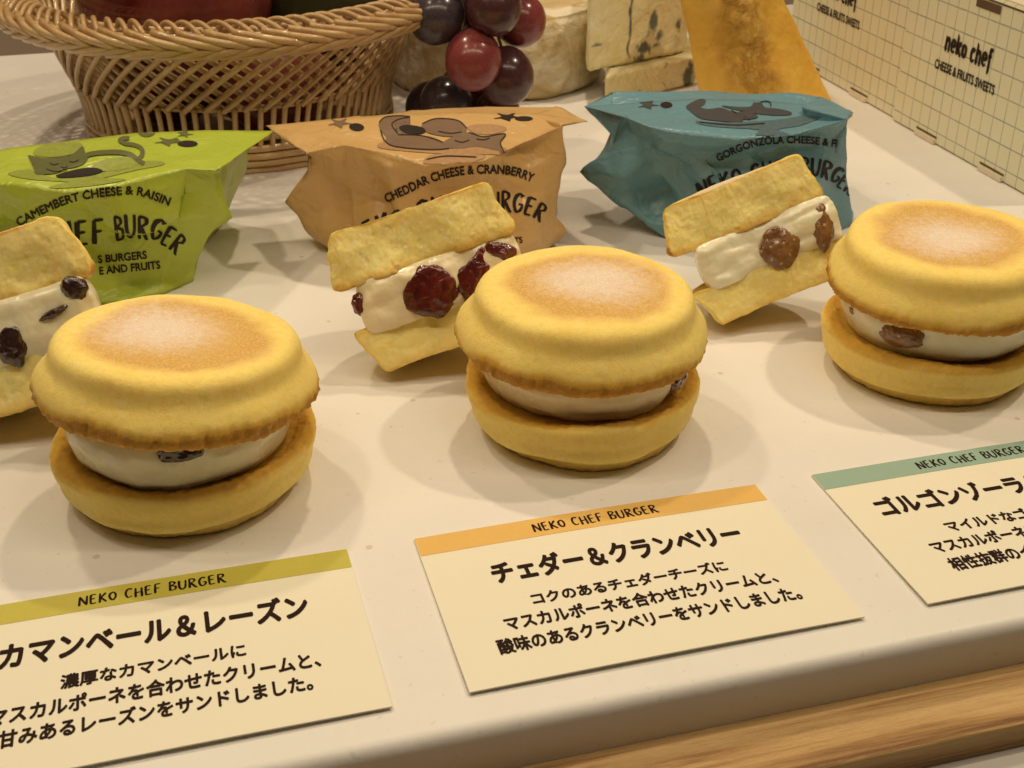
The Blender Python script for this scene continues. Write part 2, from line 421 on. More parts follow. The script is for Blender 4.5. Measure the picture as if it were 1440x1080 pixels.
def whole_bun(name, prof, istop, seed, parent, **kw):
    V, F = lathe_mesh(prof)
    o = mesh_obj(name, V, F, M['bun'], parent)
    me = o.data; N = getn(me); V0 = getv(me)
    br, to, su = bun_attrs(me, istop, seed, V0=V0, **kw)
    off = np.array([seed * .37, seed * .11, seed * .05]); Q = V0 + off
    amp = sm(0, .004, np.hypot(V0[:, 0], V0[:, 1]))
    rough = .00012 + .00018 * br
    rad = np.hypot(V0[:, 0], V0[:, 1])[:, None]
    dirr = np.concatenate([V0[:, :2] / np.maximum(rad, 1e-6), 0 * rad], 1)
    edge = sm(.026, .033, rad[:, 0])
    pit = vnoise(Q, 750, seed + 6); Vn = V0 + N * ((fbm(Q, 50, 2, seed) * .0010 + fbm(Q, 190, 3, seed + 2) * .00016 + fbm(Q, 1000, 2, seed + 5) * (rough - .00012) * 3.6 - .00022 * sm(.62, .85, pit)) * amp)[:, None]
    ang = np.arctan2(V0[:, 1], V0[:, 0]); A = np.stack([np.cos(ang), np.sin(ang), 0 * ang + seed], 1)
    Vn += dirr * ((fbm(A, 1.8, 2, seed + 3) * .0014 + fbm(A, 22, 3, seed + 9) * .0005 * br) * edge)[:, None]
    Vn[:, 2] += fbm(A, 1.6, 2, seed + 4) * .0009 * edge * sm(.0002, .004, V0[:, 2])
    if not istop: Vn[:, 2] = np.maximum(Vn[:, 2], 0.0)
    setv(me, Vn)
    attr(me, 'brown', br); attr(me, 'toast', to); attr(me, 'sugar', su); attr(me, 'cut', 0 * br)
    return o
def blob(name, size, mat, parent, seed, loc=(0, 0, 0), rot=(0, 0, 0), rough=.35, sub=5):
    bm = bmesh.new(); bmesh.ops.create_icosphere(bm, subdivisions=sub, radius=1)
    o = bm_obj(name, bm, mat, parent, True)
    V = getv(o.data); V += V * (fbm(V + seed * 3.1, 1.3, 2, seed) * rough * 1.15)[:, None] + V * (fbm(V + seed, 7, 2, seed + 2) * rough * .16)[:, None]
    setv(o.data, V * np.array(size)); o.location = loc; o.rotation_euler = rot
    return o
def superdisc(name, R, z0, z1, mat, parent, seed, bulge=.35, seg=160, rings=26, amp=.0006):
    prof = [(0, z0)]
    for i in range(rings + 1):
        a = -math.pi / 2 + math.pi * i / rings
        ca, sa = math.cos(a), math.sin(a)
        zc = (z0 + z1) / 2; h = (z1 - z0) / 2
        prof.append((R - h * .9 + h * .9 * abs(ca) ** .75, zc + h * np.sign(sa) * abs(sa) ** .85))
    prof.append((0, z1))
    V, F = lathe_mesh(prof, seg, .001)
    o = mesh_obj(name, V, F, mat, parent)
    V = getv(o.data); N = getn(o.data); Q = V + seed
    V[:, :2] *= (1 - .055 * (1 - sm(z0, z1, V[:, 2])))[:, None]
    setv(o.data, V + N * (fbm(Q, 90, 3, seed) * amp * 1.8 + fbm(Q * np.array([.4, .4, 2.5]), 160, 2, seed + 3) * amp)[:, None])
    return o

def whole_burger(label, cx, cy, tilt, ctop, cream, fruits, seed, sug, turn=0.):
    t = thing('cheese_sponge_burger', label, 'cream sandwich', (cx, cy, 0), group='round cream sandwiches in the front row')
    b = whole_bun('bottom_bun', BOT_PROF, False, seed, t); b.rotation_euler = (0, 0, turn)
    c = superdisc('cream_filling', .0294, .0128, ctop[2] + .0008, M[cream], t, seed); c.location = ((ctop[0] - cx) * .6, (ctop[1] - cy) * .6, 0)
    for k, (ang, rr, z, size, m) in enumerate(fruits):
        blob({'raisin': 'raisin', 'cranberry': 'cranberry', 'fig': 'fig_piece'}[m], size, M[m], t, seed + k,
             (rr * math.cos(math.radians(ang)) + c.location.x, rr * math.sin(math.radians(ang)) + c.location.y, z), (0, 0, math.radians(ang + 90)), .3)
    tb = whole_bun('top_bun', TOP_PROF, True, seed + 50, t, sug=sug)
    n = Vector((tilt[0], tilt[1], 1)).normalized()
    tb.rotation_mode = 'QUATERNION'; tb.rotation_quaternion = Vector((0, 0, 1)).rotation_difference(n)
    tb.location = (ctop[0] - cx, ctop[1] - cy, ctop[2] - .0018)
    return t
whole_burger('whole round sandwich behind the green banded card, one raisin in its pale cream', -.0842, .2776, (.085, .080), (-.0839, .2750, .0290), 'cream_raisin',
             [(-77, .0280, .0262, (.0056, .0028, .0030), 'raisin')], 3, (-.005, .003))
whole_burger('middle whole sandwich behind the orange banded card, thin beige cream with a berry at right', .0198, .3092, (.022, -.022), (.0196, .3100, .0272), 'cream_cran',
             [(-28, .0276, .0200, (.0046, .0024, .0026), 'cranberry')], 4, (.002, .003), 1.)
whole_burger('whole round sandwich at the right edge, brown fig cube in its white cream', .1282, .3443, (-.012, -.036), (.1281, .3425, .0288), 'cream_fig',
             [(-128, .0276, .0212, (.0066, .0028, .0040), 'fig'), (-165, .0270, .0225, (.003, .002, .002), 'fig')], 5, (-.001, .000), 2.)

# ------------------------------------------------------------------ burgers cut in half
def _t(P, k): return [(r, z * k) for r, z in P]
HTOP = [(0, 0), (.012, 0), (.026, 0), (.0315, .0002), (.0334, .0012), (.0342, .0030), (.0340, .0055), (.0334, .0080), (.0325, .0102), (.0312, .0124), (.0302, .0144), (.0288, .0160), (.0262, .0168), (.020, .0167), (.010, .0165), (0, .0165)]
HBOT = [(0, 0), (.012, 0), (.0245, 0), (.0262, .0004), (.0272, .0018), (.0282, .0044), (.0294, .0066), (.0308, .0090), (.0322, .0114), (.0330, .0134), (.0326, .0148), (.0308, .0152), (.026, .0148), (.018, .0144), (.010, .0144), (0, .0144)]
def half_solid(prof, vox):
    V, F = lathe_mesh(prof, 120, .0012)
    bm = bmesh.new(); vs = [bm.verts.new(v) for v in V]
    for f in F: bm.faces.new([vs[i] for i in f])
    g = bm.verts[:] + bm.edges[:] + bm.faces[:]
    r = bmesh.ops.bisect_plane(bm, geom=g, plane_co=(0, 0, 0), plane_no=(0, -1, 0), clear_outer=True, clear_inner=False)
    ed = [e for e in bm.edges if e.is_boundary]
    bmesh.ops.holes_fill(bm, edges=ed, sides=0)
    bmesh.ops.recalc_face_normals(bm, faces=bm.faces[:])
    o = bm_obj('tmp', bm, None); remesh(o, vox); return o
def half_bun(name, prof, istop, seed, parent, mats='bun', thick=1.):
    o = half_solid(prof, .00042); o.name = name; o.parent = parent; o.data.name = name
    o.data.materials.append(M['bun'])
    me = o.data; V0 = getv(me); N = getn(me)
    br, to, su = bun_attrs(me, istop, seed, V0=V0 / np.array([1, 1, 1.20 if istop else 1.06]), sug=(0, .012))
    cut = 1 - sm(.0002, .0011, V0[:, 1])
    off = np.array([seed * .21, seed * .13, seed * .07]); Q = V0 + off
    # browned skin shows as a thin rim round the crumb
    Z = V0[:, 2]; zt = prof[-1][1]
    zz = np.array([p[1] for p in prof[3:-4]]); rr = np.array([p[0] for p in prof[3:-4]]); rmax = np.interp(Z, zz, rr)
    e = np.minimum(np.minimum(Z, zt - Z), rmax - np.abs(V0[:, 0]))
    nn = fbm(Q, 160, 3, seed + 1)
    skin = 1 - sm(.0002, .0010, e + nn * .0006)
    low = (1 - sm(.0005, .0050, Z + nn * .0016)) * (.85 if istop else .5)
    lumps = fbm(Q, 150, 4, seed + 2); pits = np.abs(vnoise(Q, 420, seed + 7))
    dy = fbm(Q, 60, 2, seed + 2) * .0026 + lumps * .0002 + fbm(Q, 900, 2, seed + 3, .6) * .00014 - sm(.55, .85, vnoise(Q, 620, seed + 7)) * .0003 - sm(.3, .6, vnoise(Q, 120, seed + 9)) * .0005
    V = V0.copy()
    V[:, 1] -= dy * cut
    endm = sm(.024, .032, np.abs(V0[:, 0])); V[:, 0] += np.sign(V0[:, 0]) * endm * (fbm(Q, 130, 3, seed + 21) * .0020 - .0016 * np.sin(np.clip(Z / zt, 0, 1) * math.pi) * (1 if istop else .3))
    V += N * ((fbm(Q, 60, 3, seed) * .0007 + fbm(Q, 240, 3, seed + 4) * .0005 * (.3 + cut)))[:, None]
    setv(me, V)
    attr(me, 'brown', np.where(cut > .5, np.maximum(.32 * skin, low), br)); attr(me, 'toast', to); attr(me, 'sugar', su)
    attr(me, 'cut', cut * (1 - .85 * np.maximum(skin, low)))
    return o
def half_cream(parent, R, z0, z1, mat, seed, front=.0020, xs=1.):
    prof = [(0, z0)]
    h = (z1 - z0) / 2; zc = (z0 + z1) / 2
    for i in range(17):
        a = -math.pi / 2 + math.pi * i / 16
        prof.append((R - h * .55 + h * .55 * abs(math.cos(a)) ** .6, zc + h * np.sign(math.sin(a)) * abs(math.sin(a)) ** .6))
    prof.append((0, z1))
    o = half_solid(prof, .0006); o.name = 'cream_filling'; o.parent = parent; o.data.materials.append(M[mat])
    V = getv(o.data); N = getn(o.data); Q = V + seed * .3
    cut = 1 - sm(.0002, .004, V[:, 1])
    hh = np.clip((V[:, 2] - zc) / h, -1, 1)
    V[:, 1] -= cut * front * np.clip(1 - hh ** 4, 0, 1) * (1 - sm(R * .85, R, np.abs(V[:, 0])))
    V[:, 1] -= cut * (fbm(Q * np.array([1., 1., 1.3]), 75, 2, seed) * .0026 + np.abs(fbm(Q * np.array([.6, 1., 1.8]), 120, 2, seed + 8)) * .0012)
    V += N * (fbm(Q, 130, 3, seed + 5) * .0007)[:, None]
    V[:, 0] *= xs
    setv(o.data, V); return o
def cut_burger(label, loc, yaw, back, roll, s, cream, fruits, seed, layers):
    t = thing('halved_sponge_burger', label, 'cream sandwich', loc, group='cut half sandwiches in the second row')
    t.rotation_mode = 'QUATERNION'
    t.rotation_quaternion = (Matrix.Rotation(yaw, 3, 'Z') @ Matrix.Rotation(-back, 3, 'X') @ Matrix.Rotation(-roll, 3, 'Y')).to_quaternion()
    t.scale = (s, s, s)
    bx, bz, cx, cz0, cz1, tx, tz = layers
    b = half_bun('bottom_bun', _t(HBOT, 1.06), False, seed, t); b.location = (bx, 0, bz)
    c = half_cream(t, .0298, cz0, cz1, cream, seed + 2); c.location = (cx, 0, 0)
    u = half_bun('top_bun', _t(HTOP, 1.20), True, seed + 4, t); u.location = (tx, 0, tz)
    for k, (x, y, z, size, rz, m) in enumerate(fruits):
        blob({'raisin': 'raisin', 'cranberry': 'cranberry', 'fig': 'fig_piece'}[m], size, M[m], t, seed + 3 * k, (x, y, z), (0, math.radians(rz), 0), .3)
    return t
HALF = dict(
 left=dict(loc=(-.1328, .2940, .0110), yaw=.055, back=.387, roll=.284, s=.911),
 mid=dict(loc=(-.01694, .3325, .0107), yaw=.052, back=.398, roll=.3055, s=.852),
 right=dict(loc=(.08557, .36611, .0109), yaw=.099, back=.419, roll=.3495, s=.8045))
cut_burger('half sandwich in front of the lime green bag, two black raisins in its pale cream', **HALF['left'], cream='cream_raisin', seed=21,
           layers=(.001, 0, .0015, .0136, .0326, 0, .0314),
           fruits=[(.0042, -.0018, .0188, (.0050, .0022, .0062), 15, 'raisin'), (.0272, -.0018, .0292, (.0042, .0024, .0036), 25, 'raisin'), (.0194, -.0024, .0244, (.0046, .0018, .0013), -10, 'raisin')])
cut_burger('half sandwich in front of the orange bag, dark red cranberries in beige cream', **HALF['mid'], cream='cream_cran', seed=31,
           layers=(.0005, 0, .0025, .0136, .0326, 0, .0314),
           fruits=[(-.0017, -.0017, .0219, (.0094, .0026, .0092), 5, 'cranberry'), (.0143, -.0022, .0205, (.0060, .0024, .0092), 32, 'cranberry'), (.0255, -.0016, .0270, (.0052, .0026, .0034), 35, 'cranberry'), (-.0265, .001, .0250, (.0030, .0024, .0040), 0, 'cranberry')])
cut_burger('half sandwich in front of the teal bag, seedy brown fig pieces in white cream', **HALF['right'], cream='cream_fig', seed=41,
           layers=(.0015, 0, .0050, .0136, .0326, 0, .0314),
           fruits=[(.0083, -.0016, .0205, (.0080, .0026, .0086), 10, 'fig'), (.0262, -.0018, .0210, (.0048, .0024, .0084), 5, 'fig')])

# ------------------------------------------------------------------ cards
def text_bm(body, offset=0., size=1., align='LEFT', space=1.):
    c = bpy.data.curves.new('lettering', 'FONT'); c.body = body; c.size = size; c.align_x = align; c.space_character = space
    c.resolution_u = 3
    o = bpy.data.objects.new('lettering', c); COL.objects.link(o)
    dg = bpy.context.evaluated_depsgraph_get(); dg.update()
    me = bpy.data.meshes.new_from_object(o.evaluated_get(dg))
    bpy.data.objects.remove(o)
    bm = bmesh.new(); bm.from_mesh(me)
    if offset:                                # bolder: the same outlines printed again a hair to each side
        for k in range(8):
            a = k * math.pi / 4; n0 = len(bm.verts); bm.from_mesh(me); bm.verts.ensure_lookup_table()
            for v in bm.verts[n0:]: v.co.x += offset * math.cos(a); v.co.y += offset * math.sin(a); v.co.z += .0001 * (k + 1)
    bpy.data.meshes.remove(me)
    return bm
def fit_box(bm, x0, x1, y0, y1):
    xs = [v.co.x for v in bm.verts]; ys = [v.co.y for v in bm.verts]
    a, b, c, d = min(xs), max(xs), min(ys), max(ys)
    for v in bm.verts:
        v.co.x = x0 + (v.co.x - a) / (b - a) * (x1 - x0)
        if y1 is None: v.co.y = y0 + (v.co.y - c) / (b - a) * (x1 - x0)
        else: v.co.y = y0 + (v.co.y - c) / (d - c) * (y1 - y0)
    return bm

# hand lettered capitals as brush strokes, unit height 1
HAND = {
 'N': (.62, [[(.06, 0), (.08, .95)], [(.08, .95), (.48, .06)], [(.50, .02), (.54, 1.0)]]),
 'E': (.52, [[(.10, .98), (.08, .5), (.10, .02)], [(.10, .97), (.42, 1.0)], [(.09, .52), (.36, .56)], [(.10, .03), (.44, .06)]]),
 'K': (.56, [[(.08, 0), (.10, 1.0)], [(.46, .98), (.12, .48)], [(.14, .52), (.50, .02)]]),
 'O': (.56, [[(.28, .92), (.10, .72), (.08, .38), (.26, .06), (.44, .30), (.44, .70), (.28, .92)]]),
 'C': (.54, [[(.46, .86), (.30, .98), (.12, .76), (.08, .36), (.22, .04), (.46, .14)]]),
 'H': (.60, [[(.10, 0), (.10, 1.0)], [(.50, 0), (.48, .98)], [(.10, .48), (.50, .52)]]),
 'F': (.50, [[(.10, 0), (.12, 1.0)], [(.12, .98), (.46, 1.0)], [(.12, .52), (.38, .55)]]),
 'B': (.56, [[(.10, 0), (.10, 1.0)], [(.10, .98), (.36, .92), (.40, .72), (.12, .54)], [(.12, .54), (.44, .42), (.42, .10), (.10, .02)]]),
 'U': (.58, [[(.08, 1.0), (.08, .30), (.26, .02), (.46, .28), (.50, 1.0)]]),
 'R': (.60, [[(.10, 0), (.10, 1.0)], [(.10, .98), (.38, .94), (.42, .70), (.12, .50)], [(.20, .50), (.48, .04), (.60, .02)]]),
 'G': (.58, [[(.46, .86), (.30, .98), (.12, .76), (.08, .36), (.24, .04), (.46, .20), (.48, .44), (.30, .44)]]),
 ' ': (.34, []),
 # small slab style letters for the box print
 'n': (.62, [[(.12, 0), (.12, .68)], [(.02, .66), (.14, .68)], [(.12, .5), (.30, .68), (.46, .56), (.48, 0)], [(.40, .02), (.58, .02)], [(.04, .02), (.22, .02)]]),
 'e': (.54, [[(.10, .34), (.44, .38), (.40, .60), (.24, .68), (.10, .50), (.10, .20), (.26, .02), (.44, .12)]]),
 'k': (.62, [[(.12, 0), (.12, 1.0)], [(.02, .98), (.14, 1.0)], [(.48, .66), (.14, .30)], [(.22, .36), (.52, .02)], [(.42, .02), (.60, .02)], [(.38, .66), (.56, .66)]]),
 'o': (.52, [[(.26, .66), (.10, .50), (.10, .18), (.26, .02), (.42, .18), (.42, .50), (.26, .66)]]),
 'c': (.50, [[(.42, .56), (.26, .68), (.10, .50), (.10, .18), (.26, .02), (.44, .14)]]),
 'h': (.62, [[(.12, 0), (.12, 1.0)], [(.02, .98), (.14, 1.0)], [(.12, .5), (.30, .68), (.46, .56), (.48, 0)], [(.40, .02), (.58, .02)], [(.04, .02), (.22, .02)]]),
 'f': (.46, [[(.44, .92), (.32, 1.0), (.20, .86), (.20, -.12), (.10, -.2)], [(.04, .62), (.40, .64)]]),
}
def smooth_line(P, n=6):
    P = [np.array(p, float) for p in P]
    if len(P) == 2: return [P[0] + (P[1] - P[0]) * t for t in np.linspace(0, 1, 8)]
    out = []
    for i in range(len(P) - 1):
        p0, p1, p2, p3 = P[max(i - 1, 0)], P[i], P[i + 1], P[min(i + 2, len(P) - 1)]
        for j in range(n):
            t = j / n; out.append(.5 * (2 * p1 + (p2 - p0) * t + (2 * p0 - 5 * p1 + 4 * p2 - p3) * t * t + (-p0 + 3 * p1 - 3 * p2 + p3) * t ** 3))
    out.append(P[-1]); return out
def hand_bm(body, wd=.11, jitter=.0, seed=1, track=.06):
    rr = random.Random(seed); bm = bmesh.new(); x = 0
    for ch in body:
        adv, strokes = HAND[ch]
        dy = rr.uniform(-jitter, jitter)
        for s in strokes:
            L = smooth_line(s); n = len(L); vs = []
            for i, p in enumerate(L):
                d = L[min(i + 1, n - 1)] - L[max(i - 1, 0)]; d = d / (np.linalg.norm(d) + 1e-9); nn = np.array([-d[1], d[0]])
                ww = wd * .5 * (1.15 - .35 * i / max(n - 1, 1)) * (.8 if i in (0, n - 1) else 1.) * (1.2 if abs(d[1]) > .7 else .8)
                a = p + nn * ww; b = p - nn * ww
                vs.append((bm.verts.new((x + a[0], a[1] + dy, 0)), bm.verts.new((x + b[0], b[1] + dy, 0))))
            for i in range(n - 1): bm.faces.new((vs[i][0], vs[i][1], vs[i + 1][1], vs[i + 1][0]))
        x += adv + track
    return bm

CW, CH, CT = .091, .0564, .00034
def make_card(label, x, y, th, band, title, lines, tx, lx):
    # origin: top left corner of the card; local +X along the card, local -Y towards the viewer
    t = thing('flavour_card', label, 'price card', (x, y, 0), (0, 0, th), 'flavour cards along the front edge')
    bm = bmesh.new()
    n = 26; V = []
    def zc(u, v): return .0002 + .0005 * (v / CH) ** 2 + .0003 * math.sin(u / CW * 3.1)     # lies flat, front edge lifting a little
    card = []
    for i in range(n + 1):
        for j in range(n + 1): card.append((CW * i / n, -CH * j / n, zc(CW * i / n, CH * j / n)))
    nn = (n + 1) ** 2
    F = [(i * (n + 1) + j, i * (n + 1) + j + 1, (i + 1) * (n + 1) + j + 1, (i + 1) * (n + 1) + j) for i in range(n) for j in range(n)]
    bm.free()
    V = [(a, b, c + CT) for a, b, c in card] + card
    F2 = F + [tuple(q + nn for q in f[::-1]) for f in F]
    per = [i * (n + 1) for i in range(n + 1)] + [n * (n + 1) + j for j in range(1, n + 1)] + [i * (n + 1) + n for i in range(n - 1, -1, -1)] + [j for j in range(n - 1, 0, -1)]
    for a, b in zip(per, per[1:] + per[:1]): F2.append((a, b, b + nn, a + nn))
    o = mesh_obj('card_sheet', V, F2, M['card'], t, False)
    top = lambda u, v, k: zc(u, v) + CT + k
    bv = []; bf = []; m = 30
    for i in range(m + 1):
        u = .0001 + (CW - .0002) * i / m
        bv += [(u, -.0001, top(u, 0, .00006)), (u, -.0075, top(u, .0075, .00006))]
    for i in range(m): bf.append((2 * i, 2 * i + 1, 2 * i + 3, 2 * i + 2))
    mesh_obj('colour_band', bv, bf, M[band], t, False)
    def put(bm, name, k=.00012):
        for v in bm.verts: v.co.z = top(v.co.x, -v.co.y, k + v.co.z * .01)
        return bm_obj(name, bm, M['ink_card'], t)
    put(fit_box(hand_bm('NEKO CHEF BURGER', .13, .04, 5), .0290, .0620, -.0059, -.0020), 'brand_lettering', .00014)
    put(fit_box(text_bm(title, .042), tx[0], tx[1], -tx[3], -tx[2]), 'title_lettering')
    for body, (a, b, v0, v1) in zip(lines, lx):
        put(fit_box(text_bm(body, .036), a, b, -v1, -v0), 'text_line')
    return t
M0 = .001
def mm(*a): return tuple(x * M0 for x in a)
make_card('card with orange band about cheddar and cranberry, in the middle of the row', -.02382505, .25021104, .27528912, 'band_orange', 'チェダー＆クランベリー',
          ['コクのあるチェダーチーズに', 'マスカルポーネを合わせたクリームと、', '酸味のあるクランベリーをサンドしました。'],
          mm(14.6, 77.8, 14.6, 23.2), [mm(20.9, 68.9, 28.4, 32.8), mm(12.7, 78.4, 34.9, 40.0), mm(9.2, 80.9, 42.0, 47.2)])
make_card('card with olive green band about camembert and raisin, cropped by the left edge', -.12712397, .22075113, .28049653, 'band_green', 'カマンベール＆レーズン',
          ['濃厚なカマンベールに', 'マスカルポーネを合わせたクリームと、', '甘みあるレーズンをサンドしました。'],
          mm(13.0, 79.0, 14.4, 23.2), [mm(25.9, 64.0, 28.4, 33.1), mm(12.5, 79.0, 35.2, 40.6), mm(14.6, 76.4, 42.2, 47.4)])
make_card('card with sage green band about gorgonzola, cropped by the right edge', .07943706, .27965041, .27200791, 'band_teal', 'ゴルゴンゾーラ＆イチジク',
          ['マイルドなゴルゴンゾーラに', 'マスカルポーネを合わせたクリームと、', '相性抜群のイチジクをサンドしました。'],
          mm(8.6, 82.0, 14.6, 22.8), [mm(20.7, 71.0, 28.6, 33.2), mm(12.5, 78.4, 35.2, 40.2), mm(12.9, 78.0, 42.4, 47.6)])

# ------------------------------------------------------------------ paper bags
def make_bag(label, rows, mat, seed, crumple=1.):
    """rows: loops from the table up to the folded seam; each loop has 11 points (6 front, valley, 3 back, valley)"""
    R = [np.array(r, float) for r in rows]
    base = np.mean(R[0], 0); base[2] = 0
    t = thing('paper_bag', label, 'paper bag', tuple(base), group='printed paper bags')
    nr = len(R); m = len(R[0]); SU, SV = 16, 15
    V = []
    for i in range(nr - 1):
        for a in range(SV):
            s = a / SV
            L = R[i] * (1 - s) + R[i + 1] * s
            for j in range(m):
                for b in range(SU):
                    q = b / SU; V.append(L[j] * (1 - q) + L[(j + 1) % m] * q)
    for j in range(m):
        for b in range(SU):
            q = b / SU; V.append(R[-1][j] * (1 - q) + R[-1][(j + 1) % m] * q)
    V = np.array(V); W_ = m * SU; H_ = (nr - 1) * SV + 1
    G = V.reshape(H_, W_, 3).copy()
    sharp = G.copy()
    for _ in range(0):                      # soften the folds a little
        S = G.copy()
        S[1:-1] = .5 * G[1:-1] + .25 * (G[:-2] + G[2:])
        G = .5 * S + .25 * (np.roll(S, 1, 1) + np.roll(S, -1, 1))
    G[0, :, 2] = np.maximum(G[0, :, 2], .0002)
    V = G.reshape(-1, 3)
    F = []
    for i in range(H_ - 1):
        for j in range(W_):
            k = (j + 1) % W_; F.append((i * W_ + j, i * W_ + k, (i + 1) * W_ + k, (i + 1) * W_ + j))
    # close bottom with a fan
    c0 = len(V); V = np.vstack([V, [[*np.mean(R[0], 0)[:2], .0003]]])
    for j in range(W_): F.append((c0, (j + 1) % W_, j))
    # crumples: folded-plane noise
    me = bpy.data.meshes.new('bag_paper'); me.from_pydata([tuple(v) for v in V], [], F); me.update()
    N = getn(me)
    Q = V + seed
    rid = lambda fr, s: np.abs(fbm(Q * np.array([1., .8, 1.]), fr, 1, s)) - .25
    rr = np.random.default_rng(seed)
    folds = np.zeros(len(V))
    warp = Q + np.stack([fbm(Q, 22, 2, seed + 31 + k) for k in range(3)], 1) * .010
    for k in range(6):                      # creases: zigzag sheets crossing one another, fading in and out
        d = rr.normal(size=3); d /= np.linalg.norm(d); wl = rr.uniform(.018, .050)
        x = (warp @ d) / wl + rr.uniform(0, 1)
        tri = np.abs((x % 1) * 2 - 1) - .5
        folds += tri * wl * .11 * sm(-.15, .15, fbm(Q, 26, 2, seed + 40 + k))
    dsp = (folds + rid(60, seed + 3) * -.0010 + fbm(Q, 220, 2, seed + 5) * .00020) * crumple
    tt = np.append(np.repeat(np.arange(H_) / (H_ - 1), W_), 0)
    cols = np.append(np.tile(np.arange(W_), H_), 0); edgc = np.clip(np.minimum(np.abs(cols - 0), np.abs(cols - 5 * SU)) / (SU * .8), .25, 1); backf = np.where(cols <= 5 * SU, edgc, 1.) * np.where((cols > 6 * SU) & (cols < 10 * SU), .35, 1.)
    lock = backf * sm(0, .006, V[:, 2]) * (1 - .72 * sm(.66, .75, tt)) * (1 - sm(.86, .98, tt)); lock[:W_] = 0
    V2 = V + N * (dsp * lock)[:, None]; V2[:, 2] = np.maximum(V2[:, 2], .0002)
    me.vertices.foreach_set('co', (V2 - base).ravel()); me.update()
    me.polygons.foreach_set('use_smooth', [True] * len(me.polygons))
    me.materials.append(mat)
    o = link(bpy.data.objects.new('bag_paper', me), t)
    sol = o.modifiers.new('s', 'SOLIDIFY'); sol.thickness = .0002; sol.offset = -1
    bvh = BVHTree.FromPolygons([Vector(v) for v in V2], F)
    return t, bvh, base
CAMP = Vector((0, 0, CAM_H))
def drape(bm, bvh, base, name, mat, parent, k=.0001, cell=2.4):
    """bm holds flat print measured in photograph pixels; lay it on the paper's surface"""
    xs = [v.co.x for v in bm.verts]; ys = [v.co.y for v in bm.verts]
    for ax, lo, hi in ((0, min(xs), max(xs)), (1, min(ys), max(ys))):
        x = lo + cell
        while x < hi:
            g = bm.verts[:] + bm.edges[:] + bm.faces[:]
            no = (1, 0, 0) if ax == 0 else (0, 1, 0); co = (x, 0, 0) if ax == 0 else (0, x, 0)
            bmesh.ops.bisect_plane(bm, geom=g, dist=1e-4, plane_co=co, plane_no=no); x += cell
    dead = []
    for v in bm.verts:
        d = Vector(ray(v.co.x, v.co.y)).normalized()
        h = bvh.ray_cast(CAMP, d)
        if h[0] is None: dead.append(v); continue
        n = h[1] if h[1].dot(d) < 0 else -h[1]
        v.co = h[0] + n * (k + v.co.z) - Vector(base)
    bmesh.ops.delete(bm, geom=dead, context='VERTS')
    bad = [f for f in bm.faces if f.calc_area() > 3e-5 or max(e.calc_length() for e in f.edges) > .008]
    bmesh.ops.delete(bm, geom=bad, context='FACES')
    return bm_obj(name, bm, mat, parent)
def along(bm, path, height, taper=1.):
    P = [np.array(p, float) for p in smooth_line(path, 10)]
    L = np.concatenate([[0], np.cumsum([np.linalg.norm(P[i + 1] - P[i]) for i in range(len(P) - 1)])])
    xs = [v.co.x for v in bm.verts]; ys = [v.co.y for v in bm.verts]; a, b, d = min(xs), max(xs), max(ys)
    PX = np.array([p[0] for p in P]); PY = np.array([p[1] for p in P])
    for v in bm.verts:
        s = (v.co.x - a) / (b - a) * L[-1]; y = v.co.y / d * height * (1 + (taper - 1) * s / L[-1])
        x0, y0 = np.interp(s, L, PX), np.interp(s, L, PY)
        x1, y1 = np.interp(min(s + 4, L[-1]), L, PX), np.interp(min(s + 4, L[-1]), L, PY)
        xm, ym = np.interp(max(s - 4, 0), L, PX), np.interp(max(s - 4, 0), L, PY)
        tx, ty = x1 - xm, y1 - ym; q = math.hypot(tx, ty) + 1e-9; tx /= q; ty /= q
        v.co.x = x0 + ty * y; v.co.y = y0 - tx * y; v.co.z *= .02
    return bm
def shape(points, sc, ox, oy, hole=None):
    P = [np.array(p, float) for p in points]; n = len(P); out = []
    for i in range(n):
        p0, p1, p2, p3 = P[i - 1], P[i], P[(i + 1) % n], P[(i + 2) % n]
        for j in range(3):
            t = j / 3; out.append(.5 * (2 * p1 + (p2 - p0) * t + (2 * p0 - 5 * p1 + 4 * p2 - p3) * t * t + (-p0 + 3 * p1 - 3 * p2 + p3) * t ** 3))
    bm = bmesh.new(); vs = [bm.verts.new((q[0] / sc + ox, q[1] / sc + oy, 0)) for q in out]
    f = bm.faces.new(vs); bmesh.ops.triangulate(bm, faces=[f]); return bm
def leaf_pts(cx, cy, r, n=5, sq=.45, ph=0.):
    out = []
    for i in range(2 * n):
        a = ph + math.pi * i / n; q = r if i % 2 == 0 else r * .38
        out.append((cx + q * math.cos(a), cy + q * math.sin(a) * sq))
    return out
def line_bm(lines, wd, sc, ox, oy):
    bm = bmesh.new()
    for ln in lines:
        L = smooth_line(ln, 6); n = len(L); vs = []
        for i, p in enumerate(L):
            d = L[min(i + 1, n - 1)] - L[max(i - 1, 0)]; d = d / (np.linalg.norm(d) + 1e-9); q = np.array([-d[1], d[0]]) * wd / 2
            a, b = p + q, p - q
            vs.append((bm.verts.new((a[0] / sc + ox, a[1] / sc + oy, 0)), bm.verts.new((b[0] / sc + ox, b[1] / sc + oy, 0))))
        for i in range(n - 1): bm.faces.new((vs[i][0], vs[i][1], vs[i + 1][1], vs[i + 1][0]))
    return bm
def ell_pts(cx, cy, rx, ry, rot=0, n=10):
    c, s = math.cos(rot), math.sin(rot)
    return [(cx + rx * math.cos(a) * c - ry * math.sin(a) * s, cy + rx * math.cos(a) * s + ry * math.sin(a) * c) for a in [2 * math.pi * i / n for i in range(n)]]

def A(*pts): return [at(*p) for p in pts]
def Z(px, py, z): return ground(px, py, z)
def loop(front, rv, backs, lv): return list(front) + [rv] + list(backs) + [lv]

